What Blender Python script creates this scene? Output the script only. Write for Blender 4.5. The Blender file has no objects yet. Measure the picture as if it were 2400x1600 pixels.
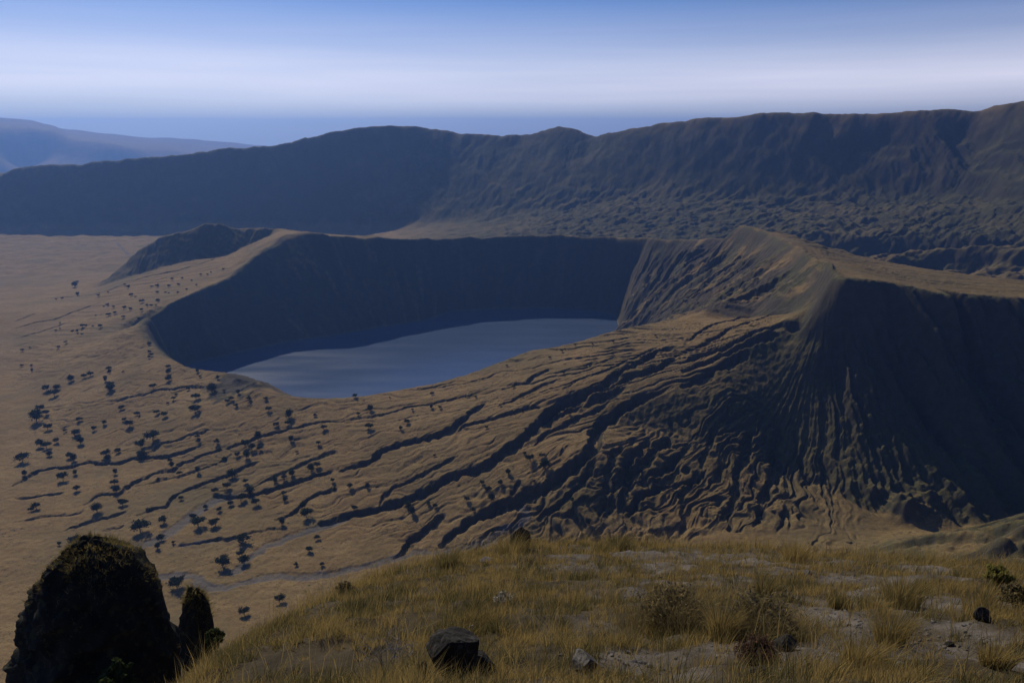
SUN_E, SKY_E, SKY_DUST, SKY_O, EXPO = 4.5, 0.08, 0.7, 6.0, -0.42
SUN_C = (1.0, 0.88, 0.66)
SKY_T = (0.56, 0.76, 1.18)
VEIL = (18.0, 17.2, 19.6)
HAZE_C, HAZE_D, HAZE_A = (0.22, 0.43, 1.0, 1), 0.68e-4, 0.5
import bpy, math, random
import numpy as np
from mathutils import Vector, Matrix
from mathutils.geometry import delaunay_2d_cdt

random.seed(7)
rng = np.random.default_rng(7)
C = bpy.context.scene.collection
HC = 400.0                      # eye height above the caldera floor, metres
FPX = 1867.0                    # focal length in units of 1/2400 of the picture width (28 mm lens)
PITCH = math.atan(500.0 / FPX)
CP, SP = math.cos(PITCH), math.sin(PITCH)
SUN_AZ, SUN_EL = math.radians(-30), math.radians(37.5)   # azimuth from +Y (forward), negative = left


# ------------------------------------------------------------------ survey helpers
def ray(px, py):
    v = py - 800.0
    f = FPX * CP - v * SP
    d = FPX * SP + v * CP
    return (px - 1200.0) / f, -d / f          # X per metre of Y, Z per metre of Y


def P(px, py, Y=None, z=None):
    """A surveyed point: a bearing and dip sighted from the eye, plus its distance Y or its height z."""
    a, b = ray(px, py)
    if Y is None:
        Y = (z - HC) / b
    return (a * Y, Y, HC + b * Y)


# ------------------------------------------------------------------ noise
_perm = rng.permutation(512)
_perm = np.concatenate([_perm, _perm])
_ga = rng.random(512) * 2 * np.pi
_gx, _gy = np.cos(_ga), np.sin(_ga)


def pn(x, y, seed=0):
    xi = np.floor(x).astype(np.int64)
    yi = np.floor(y).astype(np.int64)
    fx, fy = x - xi, y - yi
    u = fx * fx * fx * (fx * (fx * 6 - 15) + 10)
    v = fy * fy * fy * (fy * (fy * 6 - 15) + 10)

    def g(ix, iy, dx, dy):
        h = _perm[(_perm[(ix + seed * 37) & 511] + iy) & 511]
        return _gx[h] * dx + _gy[h] * dy
    a = g(xi, yi, fx, fy)
    b = g(xi + 1, yi, fx - 1, fy)
    c = g(xi, yi + 1, fx, fy - 1)
    d = g(xi + 1, yi + 1, fx - 1, fy - 1)
    return 1.5 * ((a + (b - a) * u) * (1 - v) + (c + (d - c) * u) * v)


def fbm(x, y, oct=4, seed=0, gain=0.5):
    s, a = 0, 1.0
    for i in range(oct):
        s = s + a * pn(x, y, seed + i)
        x, y, a = x * 2.03 + 11.3, y * 2.03 - 7.7, a * gain
    return s


def ridged(x, y, oct=3, seed=0, gain=0.5):
    s, a, t = 0, 1.0, 0
    for i in range(oct):
        s = s + a * (1 - np.minimum(1, 1.6 * np.abs(pn(x, y, seed + i))))
        t += a
        x, y, a = x * 2.07 + 3.1, y * 2.07 + 9.2, a * gain
    return s / t


def sst(a, b, x):
    t = np.clip((x - a) / (b - a), 0, 1)
    return t * t * (3 - 2 * t)


# ------------------------------------------------------------------ break lines of the land (sighted points)
LAKE_Z = -40.0
rim = [P(340, 755, 1350), P(352, 737, 1385), P(408, 707, 1470), P(469, 680, 1550), P(551, 643, 1650), P(578, 616, 1700), P(612, 590, 1755),
       P(667, 552, 1825), P(731, 548, 1825), P(800, 554, 1860), P(909, 558, 1930), P(1038, 557, 2005), P(1174, 554, 2045),
       P(1276, 549, 2045), P(1344, 553, 2020), P(1429, 553, 1960), P(1520, 557, 1885), P(1600, 561, 1810), P(1695, 556, 1718), P(1736, 524, 1640), P(1804, 546, 1470),
       P(1858, 570, 1310), P(1915, 605, 1130), P(1950, 645, 978), P(1942, 683, 990), P(1906, 715, 1012), P(1850, 733, 1068),
       P(1763, 744, 1120), P(1600, 746, 1130), P(1548, 752, 1128), P(1497, 760, 1122), P(1426, 777, 1110), P(1358, 798, 1100),
       P(1303, 811, 1090), P(1242, 819, 1080), P(1157, 852, 1065), P(1093, 876, 1050), P(1018, 896, 1038), P(943, 910, 1025),
       P(868, 923, 1015), P(800, 930, 1010), P(714, 929, 1010), P(646, 922, 1022), P(605, 912, 1035), P(614, 890, 1090),
       P(575, 876, 1115), P(503, 866, 1130), P(463, 860, 1150), P(432, 855, 1170), P(398, 835, 1215), P(360, 803, 1280), P(344, 782, 1310)]
shore = [P(425, 866, z=LAKE_Z), P(470, 853, z=LAKE_Z), P(560, 832, z=LAKE_Z), P(680, 806, z=LAKE_Z), P(800, 789, z=LAKE_Z), P(902, 770, z=LAKE_Z),
         P(1004, 755, z=LAKE_Z), P(1055, 737, z=LAKE_Z), P(1140, 731, z=LAKE_Z), P(1225, 728, z=LAKE_Z), P(1310, 729, z=LAKE_Z),
         P(1378, 733, z=LAKE_Z), P(1424, 745, z=LAKE_Z), P(1432, 776, z=LAKE_Z), (215, 1560, LAKE_Z), (170, 1440, LAKE_Z), (80, 1330, LAKE_Z),
         (-60, 1240, LAKE_Z), (-220, 1170, LAKE_Z), (-330, 1170, LAKE_Z), (-420, 1225, LAKE_Z), (-500, 1300, LAKE_Z), (-570, 1390, LAKE_Z)]
_cx, _cy = -140.0, 1560.0
shore = [(_cx + (x - _cx) * 1.065, _cy + (y - _cy) * 1.065, z) for x, y, z in shore]
bed = [(_cx + (x - _cx) * 0.8, _cy + (y - _cy) * 0.8, LAKE_Z - 40) for x, y, z in shore]
rib_in = [P(1700, 562, 1705), P(1650, 598, 1688), P(1600, 633, 1672), P(1530, 695, 1655), P(1466, 757, 1640)]
rib_lo = [P(1735, 575, 1585), P(1690, 630, 1562), P(1600, 690, 1545)]
hump_crest = [P(221, 667, 1975), P(255, 650, 1975), P(293, 616, 1975), P(327, 583, 1978), P(361, 563, 1980), P(374, 553, 1982), P(425, 541, 1985),
              P(459, 531, 1985), P(486, 520, 1988), P(510, 522, 1990), P(551, 534, 1998), P(619, 532, 2005), P(655, 535, 2010)]
hump_foot = [P(231, 672, 1948), P(296, 651, 1912), P(374, 628, 1910), P(452, 610, 1914), P(531, 597, 1928), P(578, 578, 1950), P(630, 553, 1990)]
hump_back = [(x - 20, y + 170, 15.0 + 0.25 * max(0, z)) for x, y, z in hump_crest]
edge = [P(1975, 650, 956), P(2060, 658, 949), P(2120, 668, 941), P(2195, 683, 930), P(2300, 692, 918), P(2400, 700, 905), P(2650, 720, 870), P(3000, 740, 820)]
cliff_mid = [P(2010, 800, 930), P(2100, 830, 912), P(2195, 855, 900), P(2300, 870, 886), P(2420, 880, 866), P(2700, 880, 815)]
cliff_low = [P(2000, 1010, 860), P(2120, 1060, 836), P(2240, 1080, 820), P(2420, 1085, 800), P(2800, 1080, 740)]
cliff_toe = [P(2065, 1215, z=2), P(2110, 1240, z=0), P(2180, 1246, z=0), P(2250, 1240, z=0), P(2330, 1236, z=0), P(2400, 1222, z=0), P(2600, 1200, z=2), P(3000, 1190, z=5)]
rib2 = [P(1947, 720, 956), P(1942, 800, 944), P(1960, 880, 920), P(1908, 1000, 876), P(1890, 1060, 852), P(1930, 1130, 818), P(2030, 1195, z=6)]
rib1 = [P(1900, 724, 1000), P(1800, 768, 988), P(1700, 830, 962), P(1650, 868, 941), P(1560, 922, 906), P(1430, 985, 876)]
sil_r = [P(1804, 541, 1540), P(1923, 572, 1440), P(2076, 608, 1360), P(2178, 629, 1310), P(2400, 655, 1220), P(2800, 690, 1100)]
sil_back = [(x + 60, y + 260, 75.0) for x, y, z in sil_r]
crest = [P(-1000, 440, 3105), P(-400, 405, 3275), P(-100, 392, 3325), P(40, 389, 3340), P(235, 377, 3355), P(439, 357, 3385), P(560, 344, 3400), P(655, 336, 3410), P(740, 315, 3435),
         P(850, 294, 3465), P(905, 292, 3469), P(955, 290, 3464), P(1010, 300, 3443), P(1070, 309, 3417), P(1110, 319, 3382), P(1170, 317, 3346),
         P(1230, 314, 3310), P(1275, 303, 3285), P(1309, 290, 3261), P(1345, 299, 3228), P(1395, 319, 3172), P(1430, 316, 3129), P(1490, 297, 3082),
         P(1560, 285, 3035), P(1640, 274, 2966), P(1730, 271, 2897), P(1779, 262, 2862), P(1830, 270, 2820), P(1880, 260, 2790), P(1912, 252, 2770),
         P(1950, 262, 2750), P(2000, 258, 2710), P(2090, 263, 2650), P(2150, 260, 2600), P(2213, 250, 2570), P(2290, 256, 2520), P(2350, 240, 2480),
         P(2400, 232, 2440), P(2600, 232, 2260), P(3000, 225, 2000), P(3600, 215, 1600)]
wall_foot = [P(-1000, 580, z=0), P(-400, 556, z=0), P(-100, 550, z=0), P(40, 549, z=0), P(235, 547, z=0), P(439, 546, z=0), P(655, 545, z=0), P(830, 544, z=1), P(955, 535, 3060), P(1100, 522, 3000),
             P(1300, 497, 2900), P(1430, 470, 2870), P(1500, 455, 2850), P(1600, 462, 2760), P(1700, 468, 2690), P(1850, 470, 2600), P(2000, 478, 2500), P(2150, 476, 2400), P(2300, 480, 2270),
             P(2400, 470, 2180), P(2700, 440, 1950), P(3200, 420, 1600)]
talus = [P(840, 550, z=1), P(1000, 548, 2800), P(1200, 540, 2650), P(1400, 537, 2560), P(1600, 535, 2450), P(1760, 536, 2330), P(1900, 540, 2200)]
lava1 = [P(1960, 572, 2150), P(2010, 561, 2140), P(2100, 556, 2110), P(2200, 554, 2070), P(2300, 551, 2010), P(2420, 546, 1960), P(2700, 540, 1800)]
lava1b = [(x, y - 45, z - 45) for x, y, z in lava1]
lava2 = [P(2110, 600, 1850), P(2150, 591, 1850), P(2220, 584, 1830), P(2300, 582, 1790), P(2400, 578, 1740), P(2700, 570, 1600)]
lava2b = [(x, y - 40, z - 42) for x, y, z in lava2]
spur_n = [P(1940, 1318, 570), P(1990, 1300, 560), P(2095, 1276, 545), P(2230, 1252, 530), P(2300, 1240, 525), P(2400, 1206, 520), P(2650, 1130, 500)]
spur_b = [P(2010, 1296, 610), P(2095, 1285, 620), P(2230, 1268, 620), P(2330, 1255, z=5), P(2420, 1240, z=5)]

loose = [
    # caldera floor
    P(-400, 620, z=0), P(-400, 800, z=0), P(-300, 1100, z=0), P(-150, 560, z=0), P(100, 570, z=0), P(250, 575, z=0), P(340, 560, z=0), P(40, 620, z=0), P(150, 640, z=2), P(40, 700, z=4),
    P(40, 800, z=14), P(40, 900, z=6), P(60, 1000, z=2), P(200, 900, z=16), P(100, 1100, z=0), P(200, 1250, z=0), P(30, 1250, z=0), P(40, 1450, z=0), P(380, 1450, z=0),
    P(600, 1420, z=-1), P(550, 1376, z=-2), P(400, 1352, z=-2), P(700, 1350, z=-2), P(850, 1325, z=0), P(1000, 1300, z=0), P(300, 1330, z=0),
    P(600, 1280, z=1), P(450, 1200, z=2), P(600, 1180, z=5), P(400, 1100, z=4), P(300, 1040, z=8), P(400, 960, z=26), P(500, 930, z=44), P(300, 850, z=48), P(250, 780, z=42), P(150, 760, z=26),
    P(250, 700, z=38), P(350, 680, z=62), P(450, 645, z=84), P(540, 612, z=106),
    P(600, 1050, z=22), P(520, 980, z=36), P(650, 990, z=38), P(800, 1050, z=31), P(800, 1180, z=10), P(900, 1230, z=6), P(1000, 1000, z=50), P(1000, 1150, z=21), P(1100, 1080, z=42), P(1100, 1240, z=6),
    P(1200, 950, z=72), P(1200, 1100, z=46), P(1200, 1200, z=22), P(1200, 1260, z=6), P(1350, 900, z=94), P(1400, 1050, z=68), P(1400, 1150, z=42), P(1400, 1220, z=18), P(1400, 1280, z=3),
    P(1500, 840, z=116), P(1600, 800, z=126), P(1700, 770, z=142), P(1560, 1030, z=54), P(1600, 1100, z=38), P(1560, 1180, z=15), P(1600, 1260, z=7), P(1700, 930, z=92), P(1740, 1030, z=56), P(1720, 1130, z=30),
    P(1720, 1220, z=12), P(1800, 880, z=106), P(1830, 1000, z=60), P(1830, 1120, z=20), P(1860, 1230, z=9), P(1860, 800, z=140), P(1950, 1255, z=4), P(1750, 1295, z=2), P(1850, 1300, z=1), P(2000, 1290, z=0),
    P(800, 1400, z=0), P(1200, 1330, z=0), P(1600, 1330, z=2), P(1900, 1320, z=4),
    P(1800, 680, 1200), P(1650, 700, 1400), P(1560, 720, 1500), P(1700, 650, 1450), P(1850, 650, 1180), P(1640, 735, 1330), P(1760, 600, 1500),
    # floor behind the cone and right outer flank
    P(760, 543, z=2), P(860, 547, z=8), (-900, 2300, 0), (-500, 2350, 20), (0, 2330, 50), (300, 2300, 60), (600, 2150, 60), (-1500, 2200, 0), (-2000, 1500, 0),
    P(1880, 590, 1560), P(2000, 620, 1290), P(2200, 660, 1120), P(2400, 675, 1030),
    # camera hillside
    (-600, 420, 0), (-300, 430, 10), (-100, 440, 10), (60, 450, 14), (180, 470, 30), (-700, 60, 120), (-300, 200, 80), (-90, 62, 318), (-40, 66, 335), (0, 66, 340), (40, 66, 338), (90, 62, 330),
    (-100, 250, 120), (60, 250, 130), (150, 330, 120), (230, 300, 190), (190, 200, 255), (420, 300, 240), (600, 500, 200), (900, 600, 160), (330, 420, 150), (900, 200, 300), (-90, 0, 395), (90, 0, 398), (0, -60, 440), (-300, -60, 380), (400, -60, 460), (1200, -60, 480), (-1200, -60, 250),
    # outside of the caldera
    (-4900, 0, 60), (-4900, 2000, 150), (-3400, 1200, 60), (-3600, 2300, 180), (-4900, 5300, -350), (0, 5300, -300), (4900, 5300, -260), (4900, 0, 300), (4900, 2500, -60), (-2500, 4600, -180), (-1000, 4700, -200), (800, 4700, -160), (2500, 4400, -80), (3800, 3000, 0), (2200, 600, 420), (1500, 900, 160), (-2600, 800, 10), (-2600, 2300, 0), (-1500, 300, 20),
]
lines_open = [rib_in, rib_lo, hump_crest, hump_foot, hump_back, edge, cliff_mid, cliff_low, cliff_toe, rib2, rib1, sil_r, sil_back, crest, wall_foot, talus, lava1, lava1b, lava2, lava2b, spur_n, spur_b]
lines_closed = [rim, shore, bed]
hard_lines = [cliff_mid, rib1, rim + rim[:1], shore + shore[:1], rib_in, hump_crest, hump_foot, edge, cliff_toe, rib2, crest, lava1, lava1b, lava2, lava2b, spur_n]

pts, edg = [], []
for L in lines_open + lines_closed:
    b = len(pts)
    pts += L
    edg += [(b + i, b + i + 1) for i in range(len(L) - 1)]
    if L in lines_closed:
        edg.append((b + len(L) - 1, b))
pts += loose
pz = np.array([p[2] for p in pts])
pxy = np.array([p[:2] for p in pts])
tv, te, tf, ov, oe, of = delaunay_2d_cdt([Vector(p[:2]) for p in pts], edg, [], 0, 0.01)
TV = np.array([v[:] for v in tv])
TZ = np.zeros(len(tv))
for i, o in enumerate(ov):
    if o:
        TZ[i] = pz[o].mean()
    else:
        d = np.hypot(*(pxy - TV[i]).T)
        k = np.argsort(d)[:3]
        TZ[i] = (pz[k] / (d[k] + 1)).sum() / (1 / (d[k] + 1)).sum()


def raster(x0, y0, step, nx, ny):
    Z = np.full((ny, nx), np.nan)
    for f in tf:
        a, b, c = TV[f[0]], TV[f[1]], TV[f[2]]
        za, zb, zc = TZ[f[0]], TZ[f[1]], TZ[f[2]]
        lo, hi = np.minimum(np.minimum(a, b), c), np.maximum(np.maximum(a, b), c)
        i0, i1 = max(0, int((lo[0] - x0) / step)), min(nx - 1, int((hi[0] - x0) / step) + 1)
        j0, j1 = max(0, int((lo[1] - y0) / step)), min(ny - 1, int((hi[1] - y0) / step) + 1)
        if i1 < i0 or j1 < j0:
            continue
        X, Y = np.meshgrid(x0 + step * np.arange(i0, i1 + 1), y0 + step * np.arange(j0, j1 + 1))
        D = (b[1] - c[1]) * (a[0] - c[0]) + (c[0] - b[0]) * (a[1] - c[1])
        if abs(D) < 1e-9:
            continue
        w0 = ((b[1] - c[1]) * (X - c[0]) + (c[0] - b[0]) * (Y - c[1])) / D
        w1 = ((c[1] - a[1]) * (X - c[0]) + (a[0] - c[0]) * (Y - c[1])) / D
        w2 = 1 - w0 - w1
        m = (w0 > -1e-6) & (w1 > -1e-6) & (w2 > -1e-6)
        S = Z[j0:j1 + 1, i0:i1 + 1]
        S[m] = (w0 * za + w1 * zb + w2 * zc)[m]
    Z[np.isnan(Z)] = 0
    return Z


def gblur(Z, s):
    r = int(3 * s) + 1
    k = np.exp(-0.5 * (np.arange(-r, r + 1) / s) ** 2)
    k /= k.sum()
    for ax in (0, 1):
        p = [(0, 0), (0, 0)]
        p[ax] = (r, r)
        Q = np.pad(Z, p, mode='edge')
        Z = sum(k[i] * (Q[i:i + Z.shape[0]] if ax == 0 else Q[:, i:i + Z.shape[1]]) for i in range(2 * r + 1))
    return Z


def linedist(X, Y, L, far=1e9):
    """Distance to a polyline and how far along it (0..1) the nearest point lies."""
    best = np.full(X.shape, far)
    al = np.zeros(X.shape)
    n = len(L) - 1
    for i in range(n):
        ax, ay, bx, by = L[i][0], L[i][1], L[i + 1][0], L[i + 1][1]
        dx, dy = bx - ax, by - ay
        t = np.clip(((X - ax) * dx + (Y - ay) * dy) / (dx * dx + dy * dy + 1e-9), 0, 1)
        d = np.hypot(X - ax - t * dx, Y - ay - t * dy)
        m = d < best
        best[m] = d[m]
        al[m] = (i + t[m]) / n
    return best, al


def inside(X, Y, poly):
    c = np.zeros(X.shape, bool)
    n = len(poly)
    for i in range(n):
        x1, y1, x2, y2 = poly[i][0], poly[i][1], poly[(i + 1) % n][0], poly[(i + 1) % n][1]
        if y1 == y2:
            continue
        m = ((y1 > Y) != (y2 > Y)) & (X < (x2 - x1) * (Y - y1) / (y2 - y1) + x1)
        c ^= m
    return c


class Grid:
    def __init__(s, x0, y0, step, Z):
        s.x0, s.y0, s.st, s.Z = x0, y0, step, Z

    def __call__(s, x, y):
        ny, nx = s.Z.shape
        u = np.clip((x - s.x0) / s.st, 1, nx - 3.001)
        v = np.clip((y - s.y0) / s.st, 1, ny - 3.001)
        i, j = u.astype(int), v.astype(int)
        u, v = u - i, v - j

        def w(t):
            return ((1 - t) ** 3 / 6, (3 * t ** 3 - 6 * t * t + 4) / 6, (-3 * t ** 3 + 3 * t * t + 3 * t + 1) / 6, t ** 3 / 6)
        wu, wv = w(u), w(v)
        r = 0
        for a in range(4):
            r = r + wv[a] * sum(wu[b] * s.Z[j + a - 1, i + b - 1] for b in range(4))
        return r


IX, IY, IS, INX, INY = -1500.0, 280.0, 4.0, 701, 556
OX, OY, OS, ONX, ONY = -5000.0, -100.0, 15.0, 667, 360
zi = raster(IX, IY, IS, INX, INY)
zo = raster(OX, OY, OS, ONX, ONY)
GX, GY = np.meshgrid(IX + IS * np.arange(INX), IY + IS * np.arange(INY))
dh = np.full(GX.shape, 1e9)
for L in hard_lines:
    dh = np.minimum(dh, linedist(GX, GY, L)[0])
l1, l2, l3 = gblur(zi, 1.0), gblur(zi, 4), gblur(zi, 9)
w1, w2 = sst(8, 40, dh), sst(40, 110, dh)
zi = (l1 * (1 - w1) + l2 * w1) * (1 - w2) + l3 * w2
OXg, OYg = np.meshgrid(OX + OS * np.arange(ONX), OY + OS * np.arange(ONY))
do = linedist(OXg, OYg, crest)[0]
wo = sst(40, 160, do)
zo = gblur(zo, 0.5) * (1 - wo) + gblur(zo, 2.5) * wo
gin, gout = Grid(IX, IY, IS, zi), Grid(OX, OY, OS, zo)
gy_, gx_ = np.gradient(zi, IS)
gslope = Grid(IX, IY, IS, gblur(np.hypot(gx_, gy_), 2))
gins = Grid(IX, IY, IS, gblur(inside(GX, GY, rim).astype(float), 1.5))
gdrim = Grid(IX, IY, IS, linedist(GX, GY, rim + rim[:1])[0])
gdcliff = Grid(IX, IY, IS, linedist(GX, GY, edge)[0])


def base(x, y):
    m = np.minimum.reduce([x - IX, IX + IS * (INX - 1) - x, y - IY, IY + IS * (INY - 1) - y])
    w = sst(20, 90, m)
    return gout(x, y) * (1 - w) + gin(x, y) * w


def hit(px, py, h=base, y0=430.0, y1=4000.0):
    """Where the sight line through a bearing/dip meets the land."""
    a, b = ray(px, py)
    Y = np.exp(np.linspace(math.log(y0), math.log(y1), 2500))
    dz = HC + b * Y - h(a * Y, Y)
    k = np.argmax(dz < 0)
    if k == 0:
        k = len(Y) - 1
    t = dz[k - 1] / (dz[k - 1] - dz[k] + 1e-9)
    yy = Y[k - 1] + (Y[k] - Y[k - 1]) * min(1, max(0, t))
    return a * yy, yy


# ------------------------------------------------------------------ gullies followed one by one; each: sheet origin, scale, depth, points
Z1, Z2, Z4, Z5, Z6, Z9 = (0, 500, 2.94), (800, 500, 2.94), (1600, 700, 2.94), (0, 900, 2.94), (800, 900, 2.94), (1200, 800, 3.36)
GUL = [
    (Z6, 12, [(1780, 20), (1650, 60), (1520, 120), (1440, 180), (1380, 260), (1290, 340), (1220, 400), (1100, 490), (1000, 560), (880, 600), (740, 640), (620, 710), (540, 760), (420, 810), (290, 840), (150, 880), (30, 910), (-120, 950)]),
    (Z6, 10, [(2000, 20), (1800, 90), (1640, 140), (1520, 180), (1450, 240), (1400, 300)]),
    (Z6, 5, [(1850, 130), (1700, 210), (1520, 290), (1420, 330), (1300, 430)]),
    (Z6, 13, [(2300, 20), (2150, 70), (2000, 120), (1900, 200), (1780, 280), (1740, 330), (1760, 400), (1700, 480), (1600, 560), (1490, 640), (1380, 720), (1260, 780), (1130, 830), (1000, 890), (870, 960), (760, 1040), (690, 1110)]),
    (Z6, 5, [(1380, 740), (1250, 800), (1225, 860)]),
    (Z6, 9, [(1030, 100), (900, 190), (790, 280), (680, 350), (540, 380), (400, 410), (280, 460), (220, 520), (130, 560), (0, 590)]),
    (Z6, 5, [(1420, 130), (1250, 170), (1080, 220), (950, 260), (830, 290), (760, 330)]),
    (Z6, 4, [(830, 480), (700, 550), (580, 610), (480, 660), (360, 710), (290, 770), (270, 830)]),
    (Z6, 6, [(730, 890), (640, 960), (560, 1020), (480, 1080), (450, 1150), (380, 1190)]),
    (Z6, 4, [(1250, 660), (1210, 710), (1180, 740)]),
    (Z6, 6, [(1770, 500), (1700, 620), (1620, 720), (1550, 800), (1450, 870), (1360, 920)]),
    (Z6, 6, [(1950, 400), (1870, 520), (1840, 640), (1820, 720), (1840, 800), (1780, 900)]),
    (Z6, 6, [(2130, 350), (2060, 440), (1960, 560), (1920, 680), (1880, 740), (1870, 850), (1840, 900)]),
    (Z6, 6, [(2300, 330), (2180, 450), (2080, 560), (2000, 620), (1970, 730)]),
    (Z6, 6, [(2352, 450), (2250, 560), (2120, 640), (2050, 680)]),
    (Z6, 7, [(2352, 680), (2200, 700), (2080, 760), (2000, 870)]),
    (Z9, 4.1, [(1640, 640), (1560, 760), (1520, 900), (1490, 980)]),
    (Z9, 6.8, [(1900, 640), (1860, 760), (1840, 900), (1780, 1000), (1760, 1150), (1740, 1280), (1650, 1400)]),
    (Z9, 7.5, [(2100, 620), (2060, 780), (2050, 900), (2070, 1050), (1990, 1200), (1950, 1350), (1930, 1460)]),
    (Z9, 5.4, [(2280, 900), (2290, 1050), (2340, 1120)]),
    (Z9, 5.4, [(1540, 1000), (1420, 1110), (1340, 1200), (1350, 1260)]),
    (Z9, 5.4, [(1320, 940), (1250, 1060), (1130, 1130), (1000, 1220), (920, 1340)]),
    (Z9, 3.4, [(1100, 720), (1040, 850), (930, 950), (880, 1050), (860, 1120)]),
    (Z9, 4.1, [(1260, 720), (1130, 830), (1010, 950), (900, 1060), (900, 1180)]),
    (Z9, 3.4, [(1420, 780), (1330, 880), (1230, 960), (1180, 1020)]),
    (Z2, 9, [(2352, 905), (2200, 940), (2060, 1020), (1920, 1090), (1800, 1180), (1650, 1240), (1500, 1310), (1400, 1390)]),
    (Z2, 8, [(2352, 960), (2200, 1060), (2000, 1120), (1850, 1180), (1700, 1240), (1560, 1330), (1440, 1390)]),
    (Z2, 4, [(2210, 900), (2050, 980), (1900, 1040), (1800, 1090), (1650, 1140), (1520, 1210)]),
    (Z2, 3, [(1900, 985), (1780, 1030), (1620, 1060)]),
    (Z2, 5, [(1450, 1065), (1330, 1120), (1280, 1160), (1150, 1180)]),
    (Z2, 4, [(1530, 1130), (1350, 1200), (1230, 1260), (1100, 1320)]),
    (Z2, 2, [(1060, 1110), (940, 1150), (700, 1190), (400, 1220)]),
    (Z2, 3, [(1040, 1190), (900, 1250), (700, 1290), (480, 1330), (260, 1390), (0, 1430)]),
    (Z4, 5, [(560, 60), (400, 130), (200, 180), (0, 310)]),
    (Z4, 7, [(800, 60), (600, 110), (420, 170), (200, 280), (0, 370)]),
    (Z4, 8, [(900, 100), (700, 170), (500, 220), (300, 330), (100, 400), (0, 440)]),
    (Z4, 8, [(700, 220), (500, 280), (300, 370), (150, 440), (0, 500)]),
    (Z4, 9, [(480, 350), (240, 480), (100, 560), (0, 600)]),
    (Z5, 4, [(2600, 210), (2352, 250), (2150, 270), (2000, 310), (1800, 360), (1650, 410), (1500, 460), (1380, 500), (1250, 545), (1200, 590), (1080, 610), (980, 650), (890, 700), (830, 750), (680, 765), (620, 800), (580, 830)]),
    (Z5, 3.5, [(2352, 450), (2200, 500), (2080, 550), (1880, 640), (1780, 690)]),
    (Z5, 6, [(2352, 580), (2150, 640), (1950, 700), (1800, 750), (1650, 770), (1500, 770)]),
    (Z5, 4, [(1850, 520), (1700, 560), (1560, 630), (1400, 680), (1300, 720), (1200, 780), (1150, 840), (1060, 860), (950, 905)]),
    (Z5, 3, [(1470, 290), (1380, 330), (1250, 370), (1200, 395), (1110, 410), (1060, 450), (960, 490)]),
    (Z5, 5, [(1480, 380), (1320, 450), (1180, 490), (1030, 510), (900, 510), (830, 550), (720, 550), (600, 540), (500, 570), (380, 575), (250, 600), (180, 650), (100, 700)]),
    (Z5, 3.5, [(470, 745), (350, 760), (250, 770), (100, 790)]),
    (Z5, 3, [(900, 870), (760, 910), (640, 940), (520, 980), (450, 1005)]),
    (Z5, 2.5, [(600, 870), (480, 900), (300, 915), (100, 955)]),
    (Z5, 2.5, [(1640, 460), (1500, 540), (1380, 590), (1250, 630), (1100, 660), (930, 705)]),
    (Z5, 4, [(2352, 700), (2200, 750), (2120, 800), (2050, 870), (1900, 940)]),
    (Z5, 2, [(2000, 990), (1850, 1000), (1700, 1030), (1560, 1070), (1400, 1080), (1250, 1110)]),
    (Z5, 2, [(880, 970), (780, 990), (700, 1015)]),
    (Z1, 4, [(1560, 290), (1400, 340), (1250, 390), (1000, 440), (800, 510), (650, 560), (400, 580), (100, 605)]),
    (Z1, 2.5, [(1480, 360), (1200, 430), (1000, 480)]),
    (Z1, 4, [(700, 610), (500, 680), (380, 730), (250, 750), (100, 795)]),
    (Z1, 3, [(500, 740), (330, 800), (100, 865)]),
    (Z1, 3, [(240, 690), (100, 745)]),
    (Z1, 2, [(230, 885), (100, 915)]),
    (Z1, 3.5, [(1460, 1195), (1280, 1195), (1100, 1215), (950, 1255), (850, 1275), (700, 1300)]),
]
gully_lines = []
for (ox, oy, sc), dep, L in GUL:
    Q = []
    for x, y in L:
        q = hit(ox + x / sc, oy + y / sc)
        if not Q or math.hypot(q[0] - Q[-1][0], q[1] - Q[-1][1]) < 160:
            Q.append(q)
    if len(Q) > 1:
        gully_lines.append((dep, Q))
STREAM = [
    (Z5, 5.5, [(840, 1240), (930, 1300), (1080, 1330), (1200, 1315), (1330, 1320), (1370, 1370), (1450, 1400), (1570, 1400), (1700, 1365), (1800, 1335), (1930, 1320), (2100, 1330), (2352, 1290)]),
    (Z6, 5, [(-100, 1310), (0, 1285), (300, 1220), (500, 1160), (700, 1150), (1000, 1090)]),
    (Z5, 7, [(700, 1130), (820, 1120), (940, 1120), (1060, 1080), (1200, 1000), (1330, 900), (1400, 850), (1480, 800), (1600, 770)]),
    (Z5, 5, [(1620, 1290), (1720, 1190), (1830, 1120), (1950, 1070), (2100, 1010), (2352, 940)]),
    (Z6, 5, [(1030, 1060), (1100, 1010), (1200, 980), (1260, 930), (1275, 870), (1240, 850)]),
    (Z1, 5, [(120, 215), (400, 210), (800, 200), (1100, 190)]),
    (Z5, 2.5, [(1250, 1110), (1400, 1085), (1560, 1075), (1700, 1035)]),
]
stream_lines = []
for (ox, oy, sc), wid, L in STREAM:
    Q = [hit(ox + x / sc, oy + y / sc) for x, y in L]
    stream_lines.append((wid, Q))

AX, AY = 400.0, 990.0           # where the flank gullies fan out from
MOUNDS = [(P(2128, 1200, 768), 20, 20), (P(2050, 1150, 795), 9, 9), (P(2182, 1190, 778), 12, 9), (P(2365, 1285, 470), 16, 14), (P(2330, 1300, 440), 9, 10), (P(596, 893, 1058), 16, 9), (P(560, 886, 1085), 14, 6)]

SPURS = [[P(2268, 690, 924), P(2262, 770, 904)], [P(2318, 712, 914), P(2330, 800, 894), P(2316, 880, 878)], [P(2372, 700, 912), P(2376, 760, 895)]]


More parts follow.
